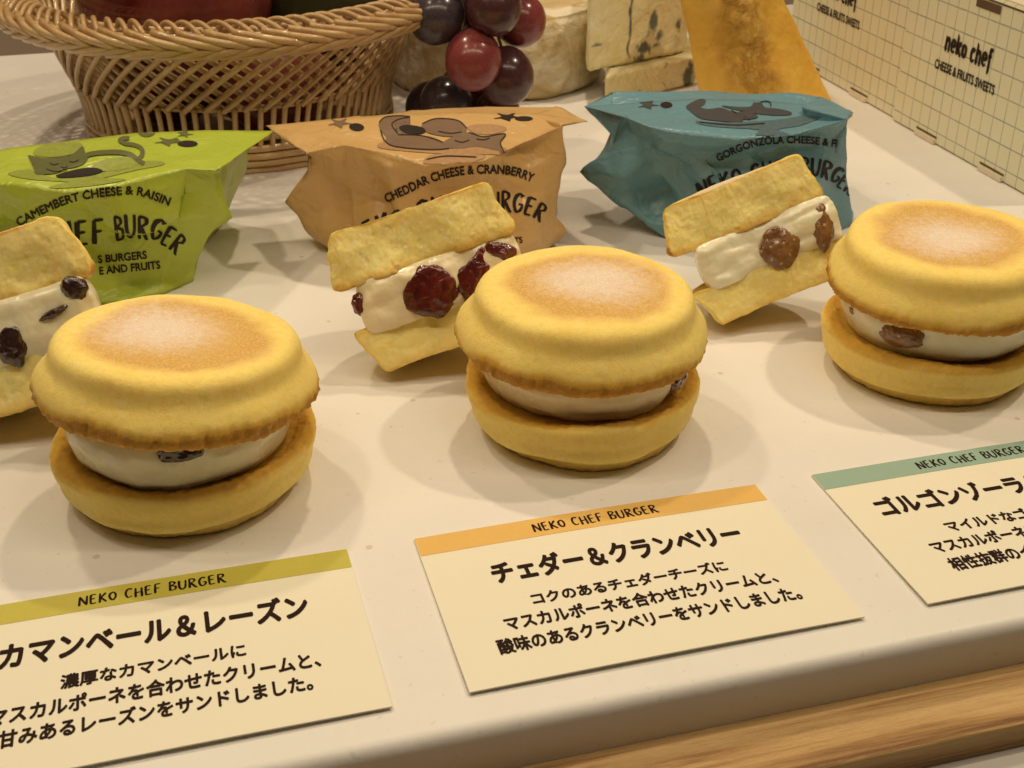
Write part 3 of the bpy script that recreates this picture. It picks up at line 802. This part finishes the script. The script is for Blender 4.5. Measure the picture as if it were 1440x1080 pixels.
# orange bag
fr_seam = A((374, 177, .452), (470, 167, .449), (560, 160, .446), (660, 157, .445), (760, 160, .447), (826, 171, .452))
fr_cre = [Z(486, 204, .0455), Z(535, 214, .0450), Z(596, 233, .0435), Z(680, 226, .0440), Z(745, 196, .0455), Z(792, 176, .0485)]
fr_mid = [Z(492, 272, .0260), Z(540, 290, .0245), Z(600, 300, .0250), Z(672, 300, .0245), Z(738, 290, .0240), Z(788, 262, .0260)]
fr_bot = [Z(500, 372, .0), Z(545, 395, .0), Z(600, 405, .0), Z(665, 402, .0), Z(725, 385, .0), Z(772, 352, .0)]
def back(fr, depth, z, lift=0):
    a, b = np.array(fr[0]), np.array(fr[5]); d = np.array([0, depth, 0])
    R_, M_, L_ = b + d, (a + b) / 2 + d * 1.12, a + d
    out = []
    for p in (R_, M_, L_):
        p = p.copy(); p[2] = z; out.append(p)
    return out
def bag_rows(seam, cre, mid, bot, sidein=(.010, .010), dep=(.066, .064, .052), sl=None, sr=None, pl=((0, .004, -.002, .004, -.002, 0), (0, -.001, .0035, -.0015, .003, 0))):
    rows = []
    cre = [np.array(p) for p in cre]; mid = [np.array(p) for p in mid]
    for p, d in zip(mid, pl[0]): p[1] += d
    up = [a * .62 + b * .38 + np.array([0, d, 0]) for a, b, d in zip(cre, mid, pl[1])]
    for fr, dp, k in ((bot, dep[0], 0), (mid, dep[1], 1), (up, dep[1] - .008, 3), (cre, dep[2], 2)):
        bk = back(fr, dp, fr[0][2] if k else 0.0)
        if k == 2:
            for p in bk: p[2] = fr[0][2] * .93
        rv = (np.array(fr[5]) + bk[0]) / 2 + np.array([-sidein[1] * (.4, .8, 1.2, 1.1)[k], 0, 0])
        lv = (np.array(fr[0]) + bk[2]) / 2 + np.array([sidein[0] * (.4, .8, 1.2, 1.1)[k], 0, 0])
        if sl and k < 3 and sl[k] is not None: lv = np.array(sl[k])
        if sl and k == 3 and sl[1] is not None: lv = np.array(sl[1]) * .45 + np.array(sl[2]) * .55 + np.array([.003, 0, 0])
        if sr and k < 3 and sr[k] is not None: rv = np.array(sr[k])
        if sr and k == 3 and sr[1] is not None: rv = np.array(sr[1]) * .4 + np.array(sr[2]) * .6
        rows.append(loop(fr, rv, bk, lv))
    s = [np.array(p) for p in seam]; e = np.array([0, .0012, -.0004])
    rows.append(loop(s, s[5] + e * .5, [s[5] + e, (s[2] + s[3]) / 2 + e, s[0] + e], s[0] + e * .5))
    return rows
rows = bag_rows(fr_seam, fr_cre, fr_mid, fr_bot, dep=(.060, .062, .044), sl=[Z(462, 350, 0), Z(402, 284, .020), Z(428, 216, .0415)])
bago, bvo, bo = make_bag('orange tan paper bag with dark printing between the green and the teal bag', rows, M['bag_orange'], 5, 1.3)
def sans(t, off=.030): return text_bm(t, off)
def print_on(bvh, base, par, items):
    for name, bm, m, k in items: drape(bm, bvh, base, name, M[m], par, k)
K1, K2, K3 = .00022, .00030, .00037
S3 = (3., 360., 130.)
print_on(bvo, bo, bago, [
 ('printed_lettering', along(sans('CHEDDAR CHEESE & CRANBERRY'), [(544, 285), (575, 271), (610, 255), (655, 245), (713, 245), (748, 256)], 12.5), 'ink_dark', K1),
 ('printed_lettering', along(hand_bm('NEKO CHEF', .15, .04, 4), [(500, 356), (540, 334), (590, 316), (630, 307), (668, 302)], 35), 'ink_dark', K1),
 ('printed_lettering', along(hand_bm('BURGER', .15, .04, 4), [(676, 301), (700, 298), (725, 298), (744, 303), (760, 312)], 34, .7), 'ink_dark', K1),
 ('printed_lettering', along(sans('AND FRUITS'), [(672, 349), (735, 341)], 8.5), 'ink_dark', K1),
 ('printed_bun', shape([(515, 220), (560, 212), (700, 238), (830, 240), (930, 228), (1045, 232), (1040, 262), (900, 262), (740, 258), (580, 245), (520, 235)], *S3), 'ink_o2', K1),
 ('printed_bun', shape([(890, 148), (950, 135), (1040, 142), (1055, 160), (1000, 178), (930, 176)], *S3), 'ink_o2', K1),
 ('printed_bun', shape([(705, 300), (735, 266), (820, 260), (900, 262), (970, 268), (930, 290), (800, 302)], *S3), 'ink_o2', K1),
 ('printed_cat', shape([(520, 130), (545, 108), (600, 102), (650, 105), (600, 118), (572, 140), (600, 178), (680, 184), (740, 190), (790, 212), (825, 238), (740, 246), (600, 235), (548, 215), (550, 190), (525, 160)], *S3), 'ink_o1', K2),
 ('printed_cat', shape([(790, 215), (830, 190), (900, 170), (960, 190), (1050, 178), (1030, 215), (1045, 252), (1000, 245), (930, 232), (860, 240), (820, 236)], *S3), 'ink_o1', K2),
 ('printed_cheese', shape([(702, 135), (760, 113), (850, 120), (890, 155), (860, 186), (780, 186), (712, 166)], *S3), 'ink_o1', K2),
 ('printed_outline', line_bm([[(520, 130), (545, 108), (600, 102), (650, 105)], [(650, 107), (600, 118), (574, 140), (600, 178)], [(525, 160), (548, 212), (600, 234), (740, 245), (815, 240)], [(702, 135), (760, 114), (850, 121), (890, 155)], [(900, 172), (960, 190), (1050, 178), (1030, 215), (1045, 252)]], 5, *S3), 'ink_dark', K3),
 ('printed_line', line_bm([[(600, 182), (700, 186), (790, 214)], [(838, 206), (870, 214), (900, 204)], [(930, 200), (960, 204), (985, 196)], [(770, 168), (820, 176), (868, 170)], [(720, 286), (800, 272), (930, 276)]], 5, *S3), 'ink_dark', K3),
 ('printed_berry', shape([(605, 148), (640, 140), (700, 150), (716, 168), (690, 178), (640, 178), (612, 165)], *S3), 'ink_dark', K3),
 ('printed_sprig', shape(leaf_pts(355, 130, 58, 5, .4, .2), *S3), 'ink_o1', K1),
 ('printed_sprig', shape(ell_pts(425, 148, 32, 16, .1), *S3), 'ink_dark', K1),
 ('printed_sprig', shape(ell_pts(1130, 112, 38, 10), *S3), 'ink_dark', K1),
 ('printed_sprig', shape(leaf_pts(1062, 104, 68, 5, .3, .2), *S3), 'ink_dark', K1),
])

# green bag
fr_seam = A((-60, 222, .405), (20, 207, .412), (100, 198, .418), (190, 187, .424), (290, 183, .430), (386, 184, .437))
fr_cre = [Z(-52, 262, .0430), Z(10, 260, .0440), Z(95, 272, .0430), Z(168, 262, .0440), Z(262, 238, .0450), Z(306, 240, .0445)]
fr_mid = [Z(-50, 330, .0240), Z(20, 335, .0235), Z(95, 335, .0230), Z(170, 328, .0235), Z(245, 318, .0230), Z(300, 308, .0245)]
fr_bot = [Z(-30, 420, 0), Z(30, 430, 0), Z(95, 432, 0), Z(165, 428, 0), Z(230, 415, 0), Z(272, 396, 0)]
rows = bag_rows(fr_seam, fr_cre, fr_mid, fr_bot, dep=(.058, .058, .040), sr=[None, Z(312, 285, .024), Z(322, 232, .040)])
bagg, bvg, bg = make_bag('lime green paper bag with a printed cat, nearest the left edge', rows, M['bag_green'], 9, 1.3)
S6 = (3.79, 0., 170.)
print_on(bvg, bg, bagg, [
 ('printed_lettering', along(sans('CAMEMBERT CHEESE & RAISIN'), [(27, 318), (57, 302), (105, 283), (168, 274), (197, 275), (237, 289)], 12), 'ink_dark', K1),
 ('printed_lettering', along(hand_bm('NEKO CHEF', .15, .04, 8), [(-44, 402), (0, 372), (45, 354), (90, 346), (147, 343)], 37), 'ink_dark', K1),
 ('printed_lettering', along(hand_bm('BURGER', .15, .04, 8), [(163, 338), (190, 335), (212, 336), (230, 344), (248, 358)], 37, .75), 'ink_dark', K1),
 ('printed_lettering', along(sans('S BURGERS'), [(138, 370), (207, 363)], 11), 'ink_dark', K1),
 ('printed_lettering', along(sans('E AND FRUITS'), [(140, 386), (226, 377)], 11), 'ink_dark', K1),
 ('printed_bun', shape([(45, 280), (110, 265), (200, 262), (230, 290), (330, 310), (480, 296), (560, 275), (720, 228), (800, 215), (875, 222), (860, 240), (740, 262), (560, 305), (440, 330), (330, 325), (200, 318), (80, 300)], *S6), 'ink_g2', K1),
 ('printed_bun', shape([(268, 352), (400, 322), (560, 308), (665, 312), (640, 325), (480, 350), (330, 362), (280, 360)], *S6), 'ink_g2', K1),
 ('printed_bun', shape([(180, 165), (230, 132), (330, 118), (420, 118), (442, 140), (400, 175), (300, 195), (200, 190)], *S6), 'ink_g2', K1),
 ('printed_cheese', shape([(490, 245), (540, 215), (620, 198), (700, 195), (735, 215), (722, 248), (600, 270), (520, 268)], *S6), 'ink_g2', K2),
 ('printed_cat', shape([(150, 188), (196, 196), (240, 203), (330, 198), (392, 180), (440, 138), (456, 176), (470, 204), (446, 232), (400, 252), (340, 262), (300, 284), (200, 290), (186, 266), (226, 250), (206, 222)], *S6), 'ink_g1', K3),
 ('printed_body', line_bm([[(430, 205), (480, 182), (560, 172), (640, 172), (700, 186), (735, 214), (770, 234)]], 25, *S6), 'ink_g1', K3),
 ('printed_tail', line_bm([[(728, 214), (758, 184), (752, 150), (714, 132), (668, 124), (640, 108), (660, 97), (690, 96)]], 22, *S6), 'ink_g1', K3),
 ('printed_face', line_bm([[(268, 232), (290, 240), (315, 234)], [(372, 222), (395, 226), (420, 214)], [(325, 250), (345, 256), (362, 246)], [(248, 262), (300, 276), (360, 262)]], 5.5, *S6), 'ink_dark', K3 + .00006),
 ('printed_raisin', shape([(298, 297), (380, 270), (470, 254), (530, 260), (546, 276), (480, 297), (350, 308)], *S6), 'ink_dark', .00046),
 ('printed_sprig', shape(leaf_pts(985, 74, 50, 5, .4), *S6), 'ink_g1', K1),
 ('printed_sprig', shape(ell_pts(1000, 124, 54, 17), *S6), 'ink_dark', K1),
 ('printed_sprig', shape(leaf_pts(900, 112, 85, 5, .32, .3), *S6), 'ink_g1', K1),
 ('printed_sprig', shape([(735, 66), (780, 58), (830, 60), (810, 82), (770, 88)], *S6), 'ink_g1', K1),
])

# teal bag
fr_seam = A((822, 150, .480), (900, 144, .477), (975, 139, .475), (1050, 140, .474), (1125, 146, .475), (1200, 158, .478))
fr_cre = [Z(872, 162, .0475), Z(912, 178, .0450), Z(955, 188, .0440), Z(1035, 196, .0430), Z(1115, 190, .0440), Z(1192, 168, .0480)]
fr_mid = [Z(925, 236, .0270), Z(968, 255, .0250), Z(1020, 262, .0245), Z(1080, 262, .0245), Z(1140, 252, .0250), Z(1196, 236, .0260)]
fr_bot = [Z(978, 332, 0), Z(1010, 348, 0), Z(1050, 356, 0), Z(1100, 352, 0), Z(1150, 338, 0), Z(1198, 318, 0)]
rows = bag_rows(fr_seam, fr_cre, fr_mid, fr_bot, dep=(.054, .056, .042), sl=[Z(936, 336, 0), Z(826, 240, .022), Z(862, 197, .036)])
bagt, bvt, bt = make_bag('teal blue paper bag standing in front of the orange cheese, nearest the boxes', rows, M['bag_teal'], 14, 1.3)
S8 = (3.27, 800., 120.)
print_on(bvt, bt, bagt, [
 ('printed_lettering', along(sans('GORGONZOLA CHEESE & FI'), [(1010, 227), (1040, 213), (1069, 204), (1103, 201), (1140, 202), (1177, 207)], 10.5), 'ink_dark', K1),
 ('printed_lettering', along(hand_bm('NEKO CHEF', .15, .04, 9), [(986, 282), (1020, 268), (1050, 260), (1080, 254), (1118, 249)], 28), 'ink_dark', K1),
 ('printed_lettering', along(hand_bm('BURGER', .15, .04, 9), [(1128, 248), (1148, 248), (1163, 252), (1176, 261), (1194, 275)], 29, .8), 'ink_dark', K1),
 ('printed_bun', shape([(585, 165), (640, 172), (780, 172), (960, 160), (1080, 140), (1140, 140), (1160, 150), (1060, 188), (960, 205), (1015, 230), (860, 232), (872, 206), (700, 195), (600, 180)], *S8), 'ink_t2', K1),
 ('printed_cat', shape([(540, 97), (600, 66), (628, 70), (622, 90), (604, 102), (640, 112), (700, 106), (760, 130), (800, 160), (780, 172), (700, 168), (610, 156), (562, 124)], *S8), 'ink_t1', K2),
 ('printed_cat', shape([(700, 96), (780, 102), (835, 100), (850, 80), (866, 90), (884, 80), (902, 104), (960, 110), (1020, 125), (1010, 140), (900, 138), (780, 118)], *S8), 'ink_t1', K2),
 ('printed_line', line_bm([[(745, 118), (790, 140), (830, 162)], [(880, 80), (905, 76), (925, 82), (928, 100)], [(600, 172), (760, 186), (900, 178)]], 4.5, *S8), 'ink_dark', K3),
 ('printed_fig', shape([(770, 130), (830, 126), (870, 150), (800, 160)], *S8), 'ink_t1', K3),
 ('printed_sprig', shape(leaf_pts(365, 92, 56, 5, .38, .1), *S8), 'ink_t1', K1),
 ('printed_sprig', shape(ell_pts(448, 92, 28, 14), *S8), 'ink_dark', K1),
])

# ------------------------------------------------------------------ boxes
BD = np.array([.252, -.968, 0]); BD /= np.linalg.norm(BD)
BH, BW, BDEP = .0706, .1205, .085
def rect_bm(x0, x1, z0, z1, y):
    bm = bmesh.new(); bm.faces.new([bm.verts.new(v) for v in ((x0, y, z0), (x1, y, z0), (x1, y, z1), (x0, y, z1))]); return bm
def make_box(label, p, setback):
    # local X runs along the row towards the viewer, local +Y into the box
    rotz = math.atan2(BD[1], BD[0])
    t = thing('printed_carton', label, 'box', (p[0], p[1], 0), (0, 0, rotz), 'cartons in a row at the right')
    bm = bmesh.new(); bmesh.ops.create_cube(bm, size=1)
    for v in bm.verts: v.co = ((v.co.x + .5) * BW, (v.co.y + .5) * BDEP, (v.co.z + .5) * BH + .0004)
    bmesh.ops.bevel(bm, geom=[e for e in bm.edges], offset=.0006, segments=2, affect='EDGES')
    bm_obj('carton_body', bm, M['box'], t)
    # lid flap with its cut line
    bm = bmesh.new(); bmesh.ops.create_cube(bm, size=1)
    for v in bm.verts: v.co = (v.co.x * (BW - .002) + BW / 2, (v.co.y + .5) * (BDEP - .003) + .0016, (v.co.z + .5) * .0007 + BH + .0005)
    bm_obj('lid_panel', bm, M['white_paper'], t)
    bm_obj('cut_line', rect_bm(.001, BW - .001, BH - .0012, BH - .0004, -.00012), M['slot'], t)
    for x in (.022, .075):
        bm_obj('slot', rect_bm(x, x + .018, .0028, .0038, -.00010), M['slot'], t)  # flat strip on the face, the slot's shade painted in its colour
        bm = bmesh.new(); bmesh.ops.create_cube(bm, size=1)
        for v in bm.verts: v.co = (x + .0005 + (v.co.x + .5) * .017, -.0012 + (v.co.y + .5) * .0015, .0003 + (v.co.z + .5) * .0021)
        bm_obj('locking_tab', bm, M['white_paper'], t)
    bm_obj('top_tab_shade', rect_bm(.052, .070, BH - .0052, BH - .0016, -.00014), M['slot'], t)  # brown patch painted as the shadow at the folded top tab
    b = fit_box(hand_bm('neko chef', .22, .03, 3), BW / 2 - .0262, BW / 2 + .0102, .0402, .0515)
    for v in b.verts: v.co = (v.co.x, -.00022 - v.co.z * .01, v.co.y)
    bm_obj('brand_lettering', b, M['ink_dark'], t)
    b = fit_box(text_bm('CHEESE & FRUITS SWEETS', .03), BW / 2 - .0315, BW / 2 + .0155, .0330, .0374)
    for v in b.verts: v.co = (v.co.x, -.00022 - v.co.z * .01, v.co.y)
    bm_obj('small_lettering', b, M['ink_dark'], t)
    return t
nrm = np.array([-BD[1], BD[0], 0])            # into the boxes (+local Y)
p1 = ground(1254, 169)
make_box('nearest carton of the row, black lettering on a grid, beside the right burger', p1, 0)
p2 = p1 - BD * (BW + .0015) + nrm * .0022
make_box('second carton of the row, just right of the orange cheese', p2, .002)
p3 = p2 - BD * (BW + .0015) + nrm * -.001

# ------------------------------------------------------------------ basket
BX, BY = -.1290, .585
def tube(P, r, seg=6, closed=False, flat=1.):
    P = [np.array(p, float) for p in P]; n = len(P); V = []; F = []
    for i, p in enumerate(P):
        d = (P[(i + 1) % n] - P[i - 1]) if closed else P[min(i + 1, n - 1)] - P[max(i - 1, 0)]
        d = d / (np.linalg.norm(d) + 1e-12)
        rad = np.array([p[0], p[1], 0]); rad = rad / (np.linalg.norm(rad) + 1e-9)
        s = np.cross(d, rad); s /= np.linalg.norm(s) + 1e-9; q = np.cross(s, d)
        for k in range(seg):
            a = 2 * math.pi * k / seg; V.append(p + r * (math.cos(a) * s + flat * math.sin(a) * q))
    m = n if closed else n - 1
    for i in range(m):
        for k in range(seg):
            a, b = i * seg, ((i + 1) % n) * seg; kk = (k + 1) % seg; F.append((a + k, a + kk, b + kk, b + k))
    if not closed: F.append(tuple(range(seg))[::-1]); F.append(tuple(range((n - 1) * seg, n * seg)))
    return V, F
def wall_r(z):      # outer radius of the basket wall at height z
    return float(np.interp(z, [0, .014, .022, .030, .045, .058, .066], [.0690, .0690, .0700, .0725, .0775, .0830, .0880]))
bask = thing('wicker_basket', 'round woven willow basket holding dark red fruit', 'basket', (BX, BY, 0))
def cyl(a, r, z): return (r * math.cos(a), r * math.sin(a), z)
def ring_of(name, maker, n, jig=0.):
    V, F = maker(); first = mesh_obj(name, V, F, M['wicker'], bask)
    for k in range(1, n):
        c = data_copy(first, bask); c.rotation_euler = (random.uniform(-jig, jig) * .02, 0, 2 * math.pi * k / n + random.uniform(-jig, jig) * .02)
    return first
NST = 56
def mk_out():
    P = []
    for i in range(15):
        s = i / 14; z = .0285 + s * (.0650 - .0285); P.append(cyl(s * .60, wall_r(z) + .0012 + .0006 * math.sin(s * 3.14), z))
    return tube(P, .00132)
def mk_in():
    P = []
    for i in range(13):
        s = i / 12; z = .0285 + s * (.0650 - .0285); P.append(cyl(-s * .60, wall_r(z) - .0018, z))
    return tube(P, .00135)
def mk_up():
    P = []
    for i in range(7):
        s = i / 6; z = .0100 + s * .0200; P.append(cyl(.02 * s, wall_r(z) + .0008 + .0005 * math.sin(s * 3.14), z))
    return tube(P, .00125)
ring_of('outer_stake', mk_out, NST, .3); ring_of('inner_stake', mk_in, NST, .3); ring_of('upright', mk_up, 84, .3)
for k, (z, r) in enumerate([(.0014, .0690), (.0045, .0700), (.0077, .0705), (.0109, .0700), (.0150, .0688), (.0290, .0712)]):
    V, F = tube([cyl(2 * math.pi * i / 96, r + .0003 * math.sin(i * 1.7 + k), z) for i in range(96)], .00165 if k < 4 else .0011, 7, True)
    mesh_obj('foot_coil', V, F, M['wicker'], bask)
bmd = bmesh.new(); bmesh.ops.create_cone(bmd, segments=64, radius1=.067, radius2=.067, depth=.003, cap_ends=True)
for v in bmd.verts: v.co.z += .004
bm_obj('woven_floor', bmd, M['wicker'], bask)
# rim: loops over the top and a two-way braid round the outside
def mk_loop():
    P = []
    for i in range(11):
        s = i / 10; P.append(cyl(s * .15, .0840 + s * .0145, .0648 + .0042 * math.sin(s * 3.0) + .0005))
    return tube(P, .00115)
ring_of('rim_loop', mk_loop, 92, .5)
def mk_braid_up():
    P = []
    for i in range(9):
        s = i / 8; P.append(cyl(s * .29, .0985 + .0040 * math.sin(s * 2.4), .0672 - .0056 * s))
    return tube(P, .00155, 7)
def mk_braid_dn():
    P = []
    for i in range(9):
        s = i / 8; P.append(cyl(s * .29, .0972 + .0046 * math.sin(s * 2.4), .0572 + .0050 * s))
    return tube(P, .00155, 7)
ring_of('braid_strand', mk_braid_up, 60, .4); ring_of('braid_strand', mk_braid_dn, 60, .4)
for r, z in ((.0838, .0648), (.0990, .0655), (.0905, .0632), (.0975, .0592)):
    V, F = tube([cyl(2 * math.pi * i / 96, r, z) for i in range(96)], .0014, 7, True); mesh_obj('rim_hoop', V, F, M['wicker'], bask)

# fruit in the basket
def fruit(name, label, cat, loc, size, mat, seed, stem=True):
    t = thing(name, label, cat, loc, group='fruit in the wicker basket')
    bm = bmesh.new(); bmesh.ops.create_uvsphere(bm, u_segments=48, v_segments=32, radius=1)
    o = bm_obj('skin', bm, M[mat], t, True); V = getv(o.data)
    r = np.hypot(V[:, 0], V[:, 1]); V[:, 2] -= .28 * np.exp(-(r / .28) ** 2) * np.sign(V[:, 2]); V[:, :2] *= (1 + .10 * V[:, 2])[:, None]
    V *= (1 + fbm(V + seed, 1.2, 2, seed) * .06)[:, None]; setv(o.data, V * size)
    if stem:
        Vs, Fs = tube([(0.0001, 0, size * .6), (.001, 0, size * .85), (.003, 0, size * 1.05)], .0011); mesh_obj('stem', Vs, Fs, M['stem'], t)
    return t
fruit('apple', 'dark red apple at the front of the basket, left of the darker fruit', 'apple', (BX - .016, BY - .032, .0640), .041, 'apple', 2)
fruit('dark_fruit', 'almost black fruit beside the red apple, at the right of the basket', 'fruit', (BX + .043, BY - .006, .058), .031, 'apple2', 4)
fruit('apple', 'red apple behind the dark fruit at the back of the basket', 'apple', (BX + .018, BY + .042, .054), .031, 'apple', 6)
fruit('apple', 'red apple at the back left of the basket behind the front apple', 'apple', (BX - .040, BY + .030, .054), .029, 'apple', 8)
for k, (dx, dy, lab) in enumerate([(-.030, -.012, 'added apple low at the left of the basket, blocking light through the weave'), (.020, -.026, 'added apple low at the front of the basket, blocking light through the weave'), (.012, .026, 'added apple deep in the middle of the basket, blocking light under the others')]):
    fruit('apple', lab, 'apple', (BX + dx, BY + dy, .031), .027, 'apple', 20 + k, False)  # low apples are added to keep lamp light from leaking through the lattice

# ------------------------------------------------------------------ grapes
gb = thing('grape_bunch', 'bunch of black and red grapes between the basket and the round cheese', 'grapes', (-.02, .57, 0))
GB = np.array([-.02, .57, 0])
bm = bmesh.new(); bmesh.ops.create_uvsphere(bm, u_segments=40, v_segments=28, radius=1)
gm = bpy.data.meshes.new('grape'); bm.to_mesh(gm); bm.free(); gm.polygons.foreach_set('use_smooth', [True] * len(gm.polygons))
V = getv(gm); V[:, 2] -= .05 * np.exp(-(np.hypot(V[:, 0], V[:, 1]) / .12) ** 2) * (V[:, 2] > 0); setv(gm, V)
gmesh = {}
for k in ('grape_black', 'grape_red', 'grape_maroon'):
    m_ = gm.copy(); m_.materials.append(M[k]); gmesh[k] = m_
node = np.array([-.012, .566, .058])
for (px, py, Y, rx, ry, k) in [(614, 22, .560, 40, 42, 'grape_black'), (694, 9, .556, 40, 42, 'grape_maroon'), (731, 28, .578, 37, 38, 'grape_red'),
                               (665, 84, .552, 40, 44, 'grape_red'), (711, 107, .566, 40, 42, 'grape_maroon'), (628, 145, .573, 38, 38, 'grape_black'),
                               (606, 152, .590, 36, 37, 'grape_black'), (672, 142, .590, 36, 36, 'grape_red'), (698, 160, .575, 34, 34, 'grape_maroon'),
                               (652, 20, .590, 36, 38, 'grape_maroon'), (650, -45, .565, 38, 40, 'grape_black'), (712, -50, .575, 38, 40, 'grape_red')]:
    p = at(px, py, Y - .014); s = CAM_F / ((p - np.array([0, 0, CAM_H])) @ FW)
    r1, r2 = rx / s, ry / s
    p[2] = max(p[2], r1 + .0003)
    o = link(bpy.data.objects.new('grape', gmesh[k]), gb); o.location = p - GB; o.scale = (r1, r1, r2)
    d = node + np.array([0, 0, .03]) - p; o.rotation_mode = 'QUATERNION'; o.rotation_quaternion = Vector(d).to_track_quat('Z', 'Y')
    e = p + d / np.linalg.norm(d) * r2 * .95
    Vs, Fs = tube([e - GB, (e * .5 + node * .5) + np.array([.001, .001, 0]) - GB, node - GB], .0007); mesh_obj('stalk', Vs, Fs, M['stem'], gb)
Vs, Fs = tube([node - GB, node + np.array([.002, .004, .03]) - GB, node + np.array([-.004, .006, .07]) - GB], .0014); mesh_obj('stem', Vs, Fs, M['stem'], gb)

# ------------------------------------------------------------------ cheeses
cw = thing('round_cheese', 'round pale cheese wheel with a wrinkled rind behind the grapes', 'cheese', (-.0100, .6830, 0))
prof = [(0, .0002), (.05, .0002), (.0555, .0012), (.0580, .0045), (.0585, .02), (.0580, .035), (.0560, .0395), (.052, .0415), (.02, .042), (0, .042)]
V, F = lathe_mesh(prof, 260, .0010)
o = mesh_obj('rind', V, F, M['rind'], cw); V = getv(o.data); N = getn(o.data)
setv(o.data, V + N * (fbm(V, 38, 4, 3) * .0022 + fbm(V * np.array([1, 1, 2.]), 120, 3, 8) * .0009)[:, None])

def poly_cheese(name, label, pts_b, pts_t, mat, seed, amp, vox=.0009, vein=None, rough=None, part='cheese_body', tilt=None):
    pts_b = [np.array(p, float) for p in pts_b]; pts_t = [np.array(p, float) for p in pts_t]
    c = np.mean(pts_b, 0); c[2] = min(p[2] for p in pts_b); n = len(pts_b)
    t = thing(name, label, 'cheese', tuple(c), group='cheeses at the back' if name == 'blue_cheese' else None)
    bm = bmesh.new(); vb = [bm.verts.new(p - c) for p in pts_b]; vt = [bm.verts.new(p - c) for p in pts_t]
    bm.faces.new(vb[::-1]); bm.faces.new(vt)
    for i in range(n): bm.faces.new((vb[i], vb[(i + 1) % n], vt[(i + 1) % n], vt[i]))
    bmesh.ops.recalc_face_normals(bm, faces=bm.faces[:])
    bmesh.ops.bevel(bm, geom=bm.edges[:], offset=.0014, segments=2, affect='EDGES')
    o = bm_obj(part, bm, mat, t); remesh(o, vox)
    V0 = getv(o.data); N = getn(o.data); Q = V0 + seed
    k = rough(V0 + c) if rough else np.ones(len(V0))
    V = V0 + N * ((fbm(Q, 55, 4, seed) * amp + fbm(Q, 260, 3, seed + 2) * amp * .35) * (.35 + .65 * k))[:, None]
    V[:, 2] = np.maximum(V[:, 2], 0.0002 if c[2] < .001 else -.0004)
    setv(o.data, V)
    attr(o.data, 'rough', k)
    attr(o.data, 'vein', vein(V0 + c) if vein else np.zeros(len(V0)))
    return t
def spots(P, L):
    out = np.zeros(len(P))
    for px, py, Y, rx, rz in L:
        c = at(px, py, Y); n = vnoise(P, 300, 9) * .55 + vnoise(P, 700, 5) * .35
        d = np.sqrt(((P[:, 0] - c[0]) / rx) ** 2 + ((P[:, 2] - c[2]) / rz) ** 2) + n
        out = np.maximum(out, .9 * (1 - sm(.55, 1.25, d)) * sm(-.02, -.008, c[1] - P[:, 1] + .0))
    return out
def vein_l(P): return spots(P, [(852, 148, .640, .0015, .001), (897, 128, .645, .0012, .0028), (922, 136, .648, .0042, .0026), (968, 112, .655, .0024, .0085), (868, 116, .648, .0022, .0006)])
def vein_u(P): return np.maximum(vein_c(P), spots(P, [(860, 94, .640, .0026, .0022), (918, 27, .655, .0026, .0060), (905, 62, .652, .0052, .0024), (898, 78, .650, .0030, .0028), (925, 48, .655, .0022, .0040), (838, 52, .640, .0030, .0006), (955, 34, .66, .0015, .0045)]))
def vein_c(P):
    x = P[:, 0] - .0585 - .02 * (P[:, 2] - .03) + vnoise(P, 160, 4) * .0008
    return (1 - sm(.0002, .0010, np.abs(x) + vnoise(P, 300, 2) * .0004)) * sm(.018, .024, P[:, 2])
# lower and upper blue cheese blocks
L0, L1 = ground(849, 150), ground(985, 118)
dv = L1 - L0; dv /= np.linalg.norm(dv); nv = np.array([-dv[1], dv[0], 0])
H1 = .0165
nl = np.array([.12, .99, 0]); lb = [L0, L0 + dv * .066, L0 + dv * .066 + nl * .045, L0 + nl * .045]
poly_cheese('blue_cheese', 'lower blue veined cheese block under the taller one', lb, [p + np.array([0, 0, H1]) for p in lb], M['blue'], 3, .0009, vein=vein_l)
U0 = L0 - dv * .008 + nv * .005 + np.array([0, 0, H1 + .0004])
nu = np.array([.05, .99, 0]); ub = [U0, U0 + dv * .070, U0 + dv * .070 + nu * .040, U0 + nu * .040]
poly_cheese('blue_cheese', 'upper blue veined cheese block standing on the lower one with a dark crack', ub, [p + np.array([0, 0, .040]) for p in ub], M['blue'], 6, .0010, vein=vein_u)
# orange cheese wedge
b = [ground(992, 178), ground(1075, 192), ground(1183, 168), ground(1120, 108), ground(1010, 120)]
tp = [at(948, -40, .600), at(1040, -35, .590), at(1085, -40, .605), at(1070, -60, .640), at(975, -60, .640)]
poly_cheese('orange_cheese', 'tall rough wedge of deep orange cheese behind the teal bag', b, tp, M['orange'], 8, .0030, .0010,
            rough=lambda P: np.clip(1 - np.abs(P[:, 0] - .112 - .25 * (.03 - P[:, 2])) / .016 + fbm(P, 60, 3, 3) * .5, 0, 1))
# small blue cheese corner behind the orange wedge
q0 = ground(1090, 62)
bb = [q0 + np.array(v) for v in ((-.040, 0, 0), (-.012, -.004, 0), (-.010, .02, 0), (-.038, .024, 0))]
tt = [q0 + np.array(v) for v in ((-.030, 0, .060), (.016, -.004, .060), (.016, .018, .060), (-.030, .020, .060))]
poly_cheese('blue_cheese', 'pale cheese corner with a dark spot peeping out behind the orange wedge', bb, tt, M['blue'], 12, .0009)
